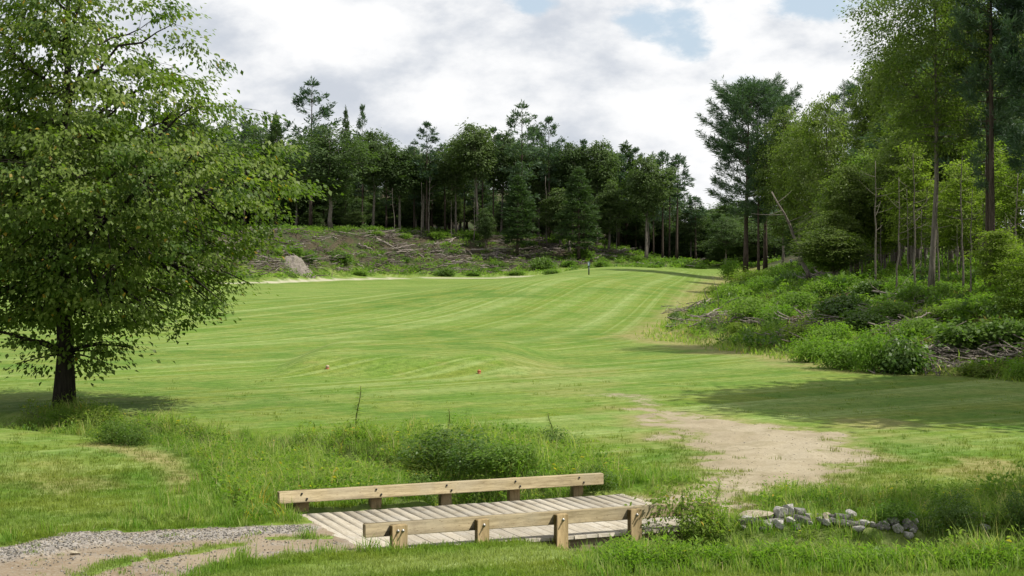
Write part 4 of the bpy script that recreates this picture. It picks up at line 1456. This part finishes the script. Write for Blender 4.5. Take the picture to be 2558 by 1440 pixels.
def scatter(name, protos, P, idx, rot, scl, label, cat, mat_hint=None):
    me = bpy.data.meshes.new(name)
    me.vertices.add(len(P))
    me.vertices.foreach_set('co', np.asarray(P, np.float32).ravel())
    mk = masks(P[:, 0], P[:, 1])
    for k, typ, arr in (('pid', 'INT', idx), ('scl', 'FLOAT_VECTOR', scl), ('rot', 'FLOAT_VECTOR', rot), ('mow', 'FLOAT', mk['mow']), ('mow2', 'FLOAT', mk['mow2']), ('mown', 'FLOAT', mk['mown']), ('dry', 'FLOAT', mk['dry'])):
        at_ = me.attributes.new(k, typ, 'POINT')
        at_.data.foreach_set('vector' if typ == 'FLOAT_VECTOR' else 'value', np.asarray(arr, np.int32 if typ == 'INT' else np.float32).ravel())
    o = mobj(name, me)
    g = bpy.data.node_groups.new(name, 'GeometryNodeTree')
    g.interface.new_socket('Geometry', in_out='INPUT', socket_type='NodeSocketGeometry')
    g.interface.new_socket('Geometry', in_out='OUTPUT', socket_type='NodeSocketGeometry')
    gi, go = g.nodes.new('NodeGroupInput'), g.nodes.new('NodeGroupOutput')
    jn = g.nodes.new('GeometryNodeJoinGeometry')

    def na_(nm, typ):
        n = g.nodes.new('GeometryNodeInputNamedAttribute')
        n.data_type = typ
        n.inputs[0].default_value = nm
        return n.outputs[0]
    pid, scl_, rot_ = na_('pid', 'INT'), na_('scl', 'FLOAT_VECTOR'), na_('rot', 'FLOAT_VECTOR')
    er_ = g.nodes.new('FunctionNodeEulerToRotation')
    g.links.new(rot_, er_.inputs[0])
    for k, pm in enumerate(protos):
        po = bpy.data.objects.new(pm.name, pm)
        oi = g.nodes.new('GeometryNodeObjectInfo')
        oi.inputs[0].default_value = po
        oi.transform_space = 'ORIGINAL'
        cmp = g.nodes.new('FunctionNodeCompare')
        cmp.data_type = 'INT'
        cmp.operation = 'EQUAL'
        g.links.new(pid, cmp.inputs[2])
        cmp.inputs[3].default_value = k
        ip = g.nodes.new('GeometryNodeInstanceOnPoints')
        g.links.new(gi.outputs[0], ip.inputs['Points'])
        g.links.new(cmp.outputs[0], ip.inputs['Selection'])
        g.links.new(oi.outputs['Geometry'], ip.inputs['Instance'])
        g.links.new(er_.outputs[0], ip.inputs['Rotation'])
        g.links.new(scl_, ip.inputs['Scale'])
        g.links.new(ip.outputs[0], jn.inputs[0])
    g.links.new(jn.outputs[0], go.inputs[0])
    m = o.modifiers.new('scatter', 'NODES')
    m.node_group = g
    tag(o, label, cat, kind='stuff')
    return o


def blade_mesh(name, seed, n, H, spread, width, mat, bend=.5, tintmax=.92, straw=.05):
    """tuft of curved grass blades (two quads + tip each)"""
    r_ = np.random.default_rng(seed)
    az = r_.uniform(0, 6.28, n)
    base = np.stack([r_.normal(0, spread, n), r_.normal(0, spread, n), np.zeros(n)], -1)
    h = H * r_.uniform(.5, 1.15, n)
    bd = bend * h * r_.uniform(.2, 1.2, n)
    d = np.stack([np.cos(az), np.sin(az), np.zeros(n)], -1)
    s = np.stack([-np.sin(az), np.cos(az), np.zeros(n)], -1) * width * .5
    up = np.array([0, 0, 1.0])
    m1 = base + d * (bd * .3)[:, None] + up * (h * .55)[:, None]
    tp = base + d * bd[:, None] + up * h[:, None]
    V = np.stack([base - s, base + s, m1 + s * .8, m1 - s * .8, tp], 1).reshape(-1, 3)
    k = np.arange(n)[:, None] * 5
    Q, T = k + np.array([[0, 1, 2, 3]]), k + np.array([[3, 2, 4]])
    tint = r_.uniform(0, tintmax, n)
    tint[r_.uniform(0, 1, n) < straw] = .99
    return mesh_data(name, V, [Q, T], mat, False, fattr={'tint': np.concatenate([tint, tint])})


def herb_mesh(name, seed, n, H, W_, ls, mat, wid=.4):
    r_ = np.random.default_rng(seed)
    rad = W_ * .5 * np.sqrt(r_.uniform(0, 1, n))
    az = r_.uniform(0, 6.28, n)
    z = H * r_.uniform(.12, 1, n) * (1 - .5 * (rad / (W_ * .5)) ** 2)
    pos = np.stack([rad * np.cos(az), rad * np.sin(az), z], -1)
    ax = np.stack([np.cos(az), np.sin(az), r_.uniform(-.3, .9, n)], -1) + r_.normal(0, .5, (n, 3))
    V, Q = leaves(pos, ax, np.array([0, 0, 1.0]) + r_.normal(0, .5, (n, 3)), ls * r_.uniform(.6, 1.3, n), wid)
    t = r_.uniform(0, .92, n)
    t[r_.uniform(0, 1, n) < .04] = .99
    return mesh_data(name, V, [Q], mat, False, fattr={'tint': t})


def sample(n, xr, yr, accept, seed, ylog=True):
    r_ = np.random.default_rng(seed)
    if ylog:
        y = np.exp(r_.uniform(math.log(yr[0]), math.log(yr[1]), n))
        x = r_.uniform(xr[0], xr[1], n) * y                    # fan: even density as seen from the path
    else:
        y = r_.uniform(yr[0], yr[1], n)
        x = r_.uniform(xr[0], xr[1], n)
    ok = accept(x, y, r_)
    x, y = x[ok], y[ok]
    return x, y, r_


def finish(name, x, y, r_, protos, s0, s1, label, cat, tilt=.15, zs=None, sink=.0, grow=0.0, vary=False):
    n = len(x)
    P = np.stack([x, y, surf(x, y) - sink], -1)
    rot = np.stack([r_.normal(0, tilt, n), r_.normal(0, tilt, n), r_.uniform(0, 6.28, n)], -1)
    s = r_.uniform(s0, s1, n) * (1 + grow * np.clip((y - 18) / 20, 0, 2))
    if vary:
        s = s * (.4 + 1.2 * fbm(x * .8, y * .8, 55, 2))
    z = s * (r_.uniform(.7, 1.3, n) if zs is None else zs)
    print(name, n)
    return scatter(name, protos, P, r_.integers(0, len(protos), n), rot, np.stack([s, s, z], -1), label, cat)


def off_bridge(x, y, m=.0):
    t, b = to_bridge(x, y)
    return ~((t > -.12 - m) & (t < 4.33 + m) & (b > -.02 - m) & (b < 2.78 + m))


def acc_lawn(x, y, r_):
    mk = masks(x, y)
    bare = np.maximum(np.maximum(mk['dirt'], mk['road']), mk['mud'])
    return off_bridge(x, y) & (r_.uniform(0, 1, len(x)) > bare * .985) & (mk['litter'] < .4) & (r_.uniform(0, 1, len(x)) > mk['dry'] * .45) & (r_.uniform(0, 1, len(x)) < 1 - .985 * sstep(y, 18, 30))


lawn_protos = [blade_mesh("grass_tuft", 400 + i, 18, .045, .05, .006, L_GRASS, .8) for i in range(4)]
x, y, r_ = sample(52000, (-.33, .33), (15.2, 40), acc_lawn, 31)
finish("lawn_grass", x, y, r_, lawn_protos, .7, 1.3, "short mown grass blades covering the lawn near the bridge", "grass", grow=.25)


def acc_edge(x, y, r_):
    mk = masks(x, y)
    t_, q_ = to_bridge(x, y)
    return ~((t_ > .6) & (t_ < 3.3) & (q_ < .3) & (q_ > -1.0)) & off_bridge(x, y, .02) & (mk['road'] + mk['dirt'] < .2) & ((sdf(x, y, POLY_ROUGH) > np.where((x > -4.6) & (y < 24), -1.2, -.12) * (mk['dry'] < .25)) | (sdf(x, y, POLY_ROUGHR) > -.35) | (np.abs(sdf(x, y, POLY_ROAD)) < .22))


edge_protos = [blade_mesh("lush_tuft", 420 + i, 18, .15, .05, .009, L_BRIGHT if i % 2 else L_TALL, .65) for i in range(4)]
x, y, r_ = sample(9000, (-.33, .33), (15.5, 33), acc_edge, 32)
finish("lush_grass", x, y, r_, edge_protos, .6, 1.25, "longer soft grass along the stream and track edges", "grass")


def acc_rough(x, y, r_):
    a_, b_ = sdf(x, y, POLY_ROUGH), sdf(x, y, POLY_ROUGHR)
    t_, q_ = to_bridge(x, y)
    return ~((t_ > .6) & (t_ < 3.3) & (q_ < .3) & (q_ > -1.2)) & off_bridge(x, y, .12) & ((a_ > .05) | (b_ > .02)) & ~((sdf(x, y, ROCKZONE) > 0) & (r_.uniform(0, 1, len(x)) < .93)) & (masks(x, y)['dirt'] < .3) & (fbm(x * .9, y * .9, 88, 3) + r_.uniform(-.25, .25, len(x)) > .38)


tall_protos = [blade_mesh("tall_tuft", 440 + i, 26, (.27, .22, .34, .20)[i], .07, .0085, (L_TALL, L_WEED, L_TALL, L_BRIGHT)[i], .95, straw=.16) for i in range(4)]
x, y, r_ = sample(8000, (-.33, .33), (16, 34), acc_rough, 33)
finish("tall_grass", x, y, r_, tall_protos, .6, 1.15, "tall seeding grass and rough blades along the stream", "grass", tilt=.25, vary=True)
herb_protos = [herb_mesh("weed", 460 + i, 60, (.26, .20, .3)[i], (.3, .34, .26)[i], (.055, .05, .045)[i], (L_WEED, L_SHRUB, L_BRIGHT)[i], (.35, .5, .3)[i]) for i in range(3)]
x, y, r_ = sample(9500, (-.33, .33), (16, 34), acc_rough, 34)
finish("weeds", x, y, r_, herb_protos, .6, 1.2, "mixed leafy weeds growing along the stream", "weeds", vary=True)


def acc_front(x, y, r_):
    t_, b_ = to_bridge(x, y)
    return ~((t_ > .6) & (t_ < 3.2) & (b_ < .3) & (b_ > -.55)) & (sdf(x, y, POLY_ROUGHR) > 0) & off_bridge(x, y, .1) & (y < 17.75)


lush2 = [blade_mesh("lush_tuft", 480 + i, 22, .11, .08, .008, (L_BRIGHT, L_SHRUB, L_TALL)[i], 1.1) for i in range(3)] + [herb_mesh("bank_herb", 485 + i, 80, (.20, .15)[i], .28, (.05, .04)[i], (L_BRIGHT, L_SHRUB)[i], (.3, .4)[i]) for i in range(2)]
x, y, r_ = sample(9000, (.02, .33), (15.8, 18.2), acc_front, 35)
finish("stream_bank_grass", x, y, r_, lush2, .6, 1.15, "lush deep green grass on the near bank of the stream", "grass")


# bank undergrowth on the right
brk = [ground_at(px, rw) for px, rw in ((1760, 775), (1730, 785), (1790, 800), (2040, 700), (2320, 900), (2350, 905), (2440, 885), (2510, 882), (2250, 770), (2300, 820), (2020, 830), (1930, 795), (2060, 795))]
def acc_bank(x, y, r_):
    s = sdf(x, y, FOOTPOLY)
    return (s > .3) & (fbm(x * .45, y * .45, 90, 3) + r_.uniform(-.2, .2, len(x)) > .34 + .16 * (1 - sstep(s, 0, 5)) * sstep(y, 46, 54)) & (s < 40) & (np.min(np.stack([np.hypot(x - p[0], (y - p[1]) * .5) for p in brk]), 0) > .75)


und = [herb_mesh("undergrowth_clump", 500 + i, 70, (.36, .30, .45, .24, .18, .55)[i], (.75, .85, .6, .9, 1.0, .5)[i], (.13, .12, .16, .09, .12, .17)[i], (L_SHRUB, L_BRIGHT, L_DARK, L_SAP, L_DRY, L_SHRUB)[i], (.5, .35, .55, .35, .25, .3)[i]) for i in range(6)]
x, y, r_ = sample(11000, (.05, .36), (38, 150), acc_bank, 36)
finish("undergrowth", x, y, r_, und, .5, 1.05, "mixed ferns and low plants covering the wooded bank", "undergrowth", vary=True)


def acc_slope(x, y, r_):
    d0 = np.interp(x, [-80, -40, -23.5, -18.8, -12, 0, 7, 15.5, 40], [120, 150, 162, 174, 183, 186, 187, 190, 196])
    t = y - d0
    n_ = fbm(x * .12, y * .25, 92, 3)
    p = np.where(t < 10, .95, np.where(t > 22, .95, .50)) + (n_ - .5) * 1.7 + .45 * sstep(x, 2, 14)
    return (t > 5.5) & (t < 60) & (r_.uniform(0, 1, len(x)) < p)


unds = [herb_mesh("undergrowth_clump", 520 + i, 46, (.55, .4, .75)[i], (1.1, 1.3, 1.0)[i], (.26, .24, .28)[i], (L_SHRUB, L_BRIGHT, L_DARK)[i], .5) for i in range(3)]
x, y, r_ = sample(16000, (-.40, .16), (125, 262), acc_slope, 37)
finish("slope_undergrowth", x, y, r_, unds, .5, 1.15, "green ferns and weeds on the cleared slope under the far trees", "undergrowth")
far_grass = [blade_mesh("meadow_tuft", 540 + i, 22, .17, .26, .03, (L_TALL, L_WEED)[i], 1.0) for i in range(2)]


def acc_fg(x, y, r_):
    mk = masks(x, y)
    s = sdf(x, y, FOOTPOLY)
    return (s > -.5) & (s < 9) & (mk['litter'] < .9) | ((s > 0) & (s < 7) & (r_.uniform(0, 1, len(x)) < .5))


x, y, r_ = sample(5000, (.05, .34), (38, 110), acc_fg, 38)
finish("meadow_grass", x, y, r_, far_grass, .5, 1.1, "pale rough grass on the lower edge of the wooded bank", "grass")


# brush: twigs on the cleared slope and on the bank
def twig_mesh(name, seed, n, L, R, mat):
    r_ = np.random.default_rng(seed)
    w_ = Acc()
    for k in range(n):
        c = r_.normal(0, .35 * L, 3) * [1, 1, .12]
        az = r_.uniform(0, 6.28)
        d = np.array([np.cos(az), np.sin(az), r_.normal(.05, .16)]) * L * r_.uniform(.3, .6)
        w_.tube(bez(c - d, c + r_.normal(0, .2 * L, 3) * [1, 1, .5], c + d, 5), np.array([1, .85, .7, .5, .25]) * R * r_.uniform(.4, 1.3), 4)
    return w_.data(name, mat, True)


twp = [twig_mesh("brush_twigs", 560 + i, 8, 2.2, .05, (B_BRUSH, B_BRUSH, B_DEAD)[i]) for i in range(3)]


def acc_brush(x, y, r_):
    d0 = np.interp(x, [-80, -40, -23.5, -18.8, -12, 0, 7, 15.5, 40], [120, 150, 162, 174, 183, 186, 187, 190, 196])
    t = y - d0
    return (t > 8) & (t < 25) & (fbm(x * .15, y * .2, 93, 3) + r_.uniform(-.2, .2, len(x)) > .36 + .25 * sstep(x, 4, 16))


x, y, r_ = sample(3200, (-.30, .11), (165, 222), acc_brush, 39)
finish("brush", x, y, r_, twp, .5, 1.1, "grey twigs and logging brush strewn over the cleared slope", "brush", sink=-.08)
twb = [twig_mesh("brush_twigs", 570 + i, 7, .9, .022, (B_DEAD, B_GREY)[i]) for i in range(2)]
bx = np.concatenate([np.random.default_rng(580 + i).normal(p[0], .55, 16) for i, p in enumerate(brk)])
by = np.concatenate([np.random.default_rng(680 + i).normal(p[1], .8, 16) for i, p in enumerate(brk)])
finish("bank_brush", bx, by, np.random.default_rng(5), twb, .6, 1.2, "dry twigs lying in heaps on the wooded bank", "brush", sink=-.12)


# gravel on the track, crumbs on the dirt path
def stone_data(name, seed, mat, lumps=.35, sub_=1, flat_=.65):
    import bmesh
    bm = bmesh.new()
    bmesh.ops.create_icosphere(bm, subdivisions=sub_, radius=.5)
    r_ = np.random.default_rng(seed)
    pl = unit(r_.normal(0, 1, (13, 3)))
    dist = r_.uniform(.22, .40, 13)
    for v in bm.verts:
        p = np.array(v.co)
        for q in range(13):                               # plane cuts give broken facets
            e = p @ pl[q] - dist[q]
            if e > 0: p = p - pl[q] * e * (.6 + lumps)
        v.co = Vector((p[0], p[1] * .85, p[2] * flat_))
    me = bpy.data.meshes.new(name)
    bm.to_mesh(me)
    bm.free()
    me.materials.append(mat)
    return me


peb = [stone_data("pebble", 600 + i, (R_PEB, R_GREY, R_DARK, R_TAN)[i]) for i in range(4)]


def acc_grav(x, y, r_):
    mk = masks(x, y)
    return off_bridge(x, y) & (r_.uniform(0, 1, len(x)) < mk['gravel'] * 1.0 + .10 * mk['road'])


x, y, r_ = sample(26000, (-.34, -.06), (15.2, 20.6), acc_grav, 41)
finish("gravel", x, y, r_, peb, .010, .042, "loose grey gravel spilled along the edge of the track", "gravel", tilt=.5, zs=.8, sink=-.004)


def acc_crumb(x, y, r_):
    return (masks(x, y)['dirt'] > .6) & off_bridge(x, y) & (r_.uniform(0, 1, len(x)) < .5)


x, y, r_ = sample(2600, (.05, .26), (20.2, 34), acc_crumb, 42)
finish("dirt_crumbs", x, y, r_, peb[3:] + peb[:1], .010, .032, "small stones and clods on the bare dirt path", "gravel", tilt=.5, zs=.8, sink=-.002)

# ------------------------------------------------------------------ rocks
RK = {c: [stone_data("rock", 620 + 10 * j + i, m_, .4, 3, .72) for i in range(3)] for j, (c, m_) in enumerate((('g', R_GREY), ('d', R_DARK), ('t', R_TAN)))}


def rock(px, row, w, h, c, label, group=None, i=0, dz=0.0):
    x, y = ground_at(px, row)
    o = mobj("rock", RK[c][i % 3])
    s = w / F * y * (1.25 if group else 1)
    hh = h / F * y * (1.2 if group else 1)
    o.scale = (s, s * .8, hh / .72)
    o.location = (x, y + s * .25, float(surf(x, y + s * .25)) + hh * .28 + dz)
    o.rotation_euler = (random.uniform(-.2, .2), random.uniform(-.2, .2), random.uniform(-.7, .7))
    tag(o, label, "rock", group)
    return o


GK = "stones lining the stream"
rock(1898, 1315, 85, 26, 't', "flat pale tan slab at the end of the stone bank near the shrub", GK, 0, .04)
rock(1952, 1312, 36, 44, 'g', "tall grey boulder touching the flat tan slab", GK, 1, .06)
rock(1974, 1302, 40, 34, 'g', "grey boulder at the back of the heap beside the tan slab", GK, 2, .10)
rock(2000, 1302, 34, 26, 'g', "light topped grey stone next to the heap's highest boulder", GK, 0, .08)
rock(1948, 1328, 40, 28, 'g', "low grey stone under the tall boulder", GK, 2)
rock(2003, 1320, 46, 30, 'd', "dark mossy stone in front of the light topped one", GK, 1, .02)
rock(2024, 1312, 22, 24, 'g', "small grey stone at the end of the heap", GK, 0, .03)
rock(2066, 1314, 30, 22, 't', "pale stone half hidden in yellow weeds", GK, 1)
rock(2106, 1320, 42, 34, 'd', "dark purple-grey stone in the middle of the stream bank", GK, 2)
rock(2132, 1304, 34, 24, 'g', "light grey stone above the dark one in the stream bank", GK, 0, .04)
rock(2122, 1336, 50, 22, 'd', "flat dark stone low in the stream bank", GK, 1)
rock(2152, 1346, 40, 20, 'g', "whitish wet stone low in the stream", GK, 0)
rock(2244, 1338, 34, 30, 'g', "pointed grey stone under the hanging bramble", GK, 2)
rock(2276, 1328, 36, 32, 'd', "dark stone beside the pointed one under the bramble", GK, 1)
rock(2272, 1348, 28, 22, 'g', "small stone below the dark one under the bramble", GK, 0)
rock(2436, 1310, 50, 34, 't', "pale rounded stone in the far bramble of the stream bank", GK, 2)
rock(2466, 1334, 30, 20, 'g', "small whitish stone below the pale rounded one", GK, 0)
rock(1830, 1310, 26, 20, 'g', "small grey stone between the leggy shrub and the tan slab", GK, 2)
x, y = bridge_xy(1.36, 3.05)
o = mobj("rock", RK['t'][1])
o.scale = (.30, .24, .30)
o.location = (x, y, -.12)
tag(o, "tan stone in the stream right behind the bridge deck", "rock", GK)
rock(187, 1382, 36, 17, 't', "flat tan rock lying alone on the gravel track", None, 0)
GK2 = "small broken stones of the stream bank"
r_k = np.random.default_rng(77)
for i in range(74):
    px = 1850 + 460 * r_k.beta(1.1, 1.4)
    row = 1308 + (px - 1860) * .05 + r_k.normal(0, 11)
    w = r_k.uniform(14, 34)
    rock(px, row, w, w * r_k.uniform(.55, .85), 'ggdd'[r_k.integers(0, 4)], "small broken grey stone among the larger stones of the stream bank", GK2, i, r_k.uniform(-.01, .03))
GP = "pale stones in the track's gravel"
for px, rw, w in ((428, 1337, 12), (485, 1340, 13), (103, 1388, 11), (147, 1381, 9), (330, 1400, 9), (252, 1365, 8)):
    rock(px, rw, w, w * .7, 't', "fist-sized pale stone among the grey gravel of the track", GP, px)

# gravel heap on the far cart path
hx, hy = ground_at(735, 690, 120)
n = 44
u, v = np.meshgrid(np.linspace(-1, 1, n), np.linspace(-1, 1, n))
rad = np.hypot(u, v)
hgt = np.clip(1 - rad * (1 + .35 * (fbm(u * 1.5 + 5, v * 1.5 + 5, 19, 2) - .5)), 0, 1) ** .85 * (1 + .35 * (fbm(u * 3 + 5, v * 3 + 5, 9, 3) - .5)) + .22 * (fbm(u * 9, v * 9, 10, 2) - .5) * (rad < 1)
hw = 48 / F * hy
HV = np.stack([hx + u * hw, hy + 2 + v * hw * .8, np.minimum(surf(hx + u * hw, hy + 2 + v * hw * .8), surf(hx, hy) + 1.2) - .15 + hgt * 40 / F * hy], -1).reshape(-1, 3)
k_ = (np.arange(n - 1)[:, None] * n + np.arange(n - 1)[None, :]).ravel()
hp = mobj("gravel_heap", mesh_data("gravel_heap", HV, [np.stack([k_, k_ + 1, k_ + n + 1, k_ + n], -1)], rock_mat("heap_gravel", (.185, .160, .132), (.31, .275, .235)), True))
tag(hp, "heap of pinkish grey gravel at the foot of the cleared slope", "gravel heap")

# ------------------------------------------------------------------ fallen logs


def log(p, q, r_px, label, group, mat=B_DEAD, lift=.05, y0=14.0, branches=0, seed=0):
    (ax, ay), (bx_, by_) = ground_at(*p, y0), ground_at(*q, y0)
    if abs(by_ - ay) > 6:                                  # a log lies across the slope, not far up it
        by_ = ay + 6 * (1 if by_ > ay else -1)
        bx_ = X_(q[0], by_)
    R = r_px / F * ay
    t = np.linspace(0, 1, 7)
    r_ = np.random.default_rng(seed + int(p[0]))
    X, Y = ax + (bx_ - ax) * t, ay + (by_ - ay) * t
    z0, z1 = float(surf(ax, ay)) + R + lift, float(surf(bx_, by_)) + R + lift
    Z = np.maximum(z0 + (z1 - z0) * t, surf(X, Y) + R * .4)
    P = np.stack([X, Y, Z], -1) + r_.normal(0, R * .45, (7, 3))
    o0 = P[0].copy()
    w_ = Acc()
    w_.tube(P - o0, R * (1 - .5 * t) * r_.uniform(.85, 1.15, 7), 8)
    L = np.linalg.norm(P[-1] - P[0])
    for k in range(branches):
        q_ = r_.uniform(.3, .95)
        b = np.array([np.interp(q_, t, P[:, c]) for c in range(3)]) - o0
        d = unit(r_.normal(0, 1, 3) + [0, 0, .7])
        e = b + d * L * r_.uniform(.15, .35)
        w_.tube(bez(b, (b + e) / 2 + r_.normal(0, .05 * L, 3), e, 4), np.linspace(R * .45, R * .1, 4), 5)
    o = mobj("log", w_.data("log", mat, True))
    o.location = o0
    tag(o, label, "log", group)
    return o


GL = "logs on the cleared slope"
PL = "pale fallen log among the brush of the cleared slope"
for i, a_ in enumerate((
    ((936, 602), (992, 630), 3.2, "long log slanting down the bare soil in the middle of the cleared slope"), ((896, 619), (929, 634), 2.6, "slanting log just before the longest one on the slope"),
    ((990, 641), (1016, 636), 2.6, "short pale log under the crossing of the long logs"), ((1000, 633), (1071, 629), 2.0, "thin log lying level from the foot of the slanting one"),
    ((991, 627), (1037, 619), 1.8, "thin pole crossing above the level log"), ((1177, 633), (1233, 628), 2.6, "pale level log under the leaning trunk, first of two in line"),
    ((1234, 629), (1281, 631), 2.6, "pale level log continuing the line before the young hemlock"), ((1296, 631), (1308, 632), 2.6, "short bright log end beside the young hemlock"),
    ((1235, 650), (1258, 654), 2.2, "short white log below the pair in line"), ((1496, 642), (1542, 650), 2.5, "white barked log near the slope's lower end"),
    ((1476, 623), (1493, 633), 2.3, "short whitish log above the white barked one"), ((1199, 677), (1240, 679), 2.2, "grey log lying lowest on the slope by the grass"),
    ((891, 666), (911, 679), 2.0, PL), ((944, 641), (958, 648), 1.8, PL), ((1021, 648), (1038, 655), 1.8, PL), ((832, 599), (846, 607), 1.8, PL), ((849, 588), (897, 594), 1.6, PL), ((911, 594), (940, 593), 1.6, PL),
    ((802, 608), (814, 604), 1.8, PL), ((783, 601), (811, 600), 1.5, PL), ((1202, 646), (1219, 646), 1.7, PL), ((1239, 649), (1243, 633), 1.5, PL), ((1113, 608), (1139, 601), 2.0, PL), ((1122, 614), (1133, 605), 2.0, PL),
    ((1080, 635), (1110, 635), 1.6, PL), ((1172, 637), (1180, 643), 1.4, PL), ((1122, 671), (1143, 665), 1.8, PL), ((1487, 654), (1503, 645), 1.8, PL), ((1085, 617), (1094, 610), 1.8, PL), ((1140, 617), (1168, 615), 1.6, PL),
    ((700, 622), (722, 628), 1.8, PL), ((715, 612), (735, 606), 1.7, PL), ((540, 640), (590, 632), 2.2, PL), ((560, 625), (600, 640), 2.0, PL), ((1590, 662), (1612, 668), 1.6, PL), ((1700, 668), (1735, 672), 1.6, PL),
    ((955, 610), (1010, 622), 1.7, PL), ((1045, 640), (1062, 652), 1.6, PL), ((1150, 655), (1185, 650), 1.6, PL), ((1275, 650), (1300, 655), 1.5, PL))):
    log(a_[0], a_[1], a_[2], a_[3], GL, lift=.25, y0=150, seed=i, branches=1 if i % 3 == 0 else 0)
GN = "fallen wood on the wooded bank"
for i, a_ in enumerate((
    ((1765, 813), (1803, 790), 2.6, "bare pole lying up the grassy slope above the mown edge"), ((1738, 780), (1778, 763), 3.2, "weathered log at the brush heap by the bare edge"),
    ((1712, 796), (1742, 788), 2.6, "short stick at the low end of the brush heap"), ((1918, 794), (1944, 792), 2.8, "short grey log among shrubs halfway up the bank"),
    ((1822, 806), (1839, 802), 2.2, "short bleached stick beside the bare pole"), ((2286, 826), (2327, 812), 3.4, "long pale log under the oak"), ((2361, 808), (2384, 803), 3.0, "pale log end past the oak's base"),
    ((2303, 912), (2344, 890), 3.2, "pale forked branch of the dead arch by the lawn, rising side"), ((2344, 888), (2382, 912), 3.2, "pale branch of the dead arch by the lawn, falling side"),
    ((2469, 892), (2545, 877), 2.8, "long dark branch lying under the large-leaved shrub"), ((2391, 880), (2469, 886), 2.4, "thin branch between the dead arch and the dark branch"),
    ((2315, 905), (2365, 900), 2.2, "thin stick across the dead arch"), ((2030, 706), (2055, 694), 2.4, "grey branch at the foot of the leaning trunk"), ((2178, 752), (2250, 765), 2.4, "bare branch in the shade of the wooded bank"))):
    log(a_[0], a_[1], a_[2], a_[3], GN, lift=.30, y0=34, seed=50 + i, branches=2)

# snag on the cleared slope
sx, sy = ground_at(1422, 632, 150)
w_ = Acc()
w_.tube([(0, 0, -.2), (.02, 0, .6), (.05, .03, 1.1), (.04, .02, 1.45)], [.28, .2, .17, .05], 8)
o = mobj("tree_stump", w_.data("tree_stump", B_DEAD, True))
o.location = on_ground(sx, sy)
tag(o, "pale splintered stump standing in brush below the far hemlocks", "stump")

# ------------------------------------------------------------------ course furniture
wx, wy = ground_at(1471, 695, 120)
bw = empty("ball_washer", on_ground(wx, wy))
tag(bw, "dark post with a small teal head beside the far cart path", "ball washer")
a = Acc(); a.tube([(0, 0, -.1), (0, 0, .62)], .05, 8); mobj("post", a.data("post", M_DARKPOST, True), bw)
a = Acc(); a.box(-.085, .085, -.07, .07, .62, .90, .02); a.tube([(0, 0, .90), (0, 0, .95)], [.05, .02], 8); mobj("head", a.data("head", M_TEAL), bw)
a = Acc(); a.tube([(.085, 0, .78), (.14, 0, .78), (.14, 0, .87)], .014, 6); mobj("handle", a.data("handle", M_DARKPOST), bw)


def tee_marker(px, row, label, m1, m2):
    x, y = ground_at(px, row, 30)
    e = empty("tee_marker", on_ground(x, y))
    a = Acc()
    th = np.linspace(-1.2, math.pi / 2, 7)
    a.tube(np.stack([0 * th, 0 * th, .055 + .042 * np.sin(th)], -1), np.maximum(.05 * np.cos(th), .003), 12)
    mobj("knob", a.data("knob", m1, True), e)
    a = Acc(); a.tube([(0, 0, -.05), (0, 0, .03)], [.03, .045], 10); mobj("base", a.data("base", m2), e)
    tag(e, label, "tee marker", "markers on the raised tee")


tee_marker(818, 922, "cream and orange tee marker at the maple's end of the raised tee", M_CREAM, M_ORANGE)
tee_marker(1197, 934, "plain orange tee marker at the dirt path's end of the raised tee", M_ORANGE, M_ORANGE)
x, y = X_(1976, 120), 120
e = empty("marker_stake", on_ground(x, y))
a = Acc(); a.box(-.03, .03, -.03, .03, -.1, .75, .004); mobj("stake", a.data("stake", M_DARKPOST), e)
a = Acc(); a.box(-.09, .09, -.045, -.031, .6, .78, .004); mobj("plate", a.data("plate", M_WHITE), e)
tag(e, "small white plate on a stake in the dark gap of the woods", "marker")
print("done; plant tris", TRI[0])
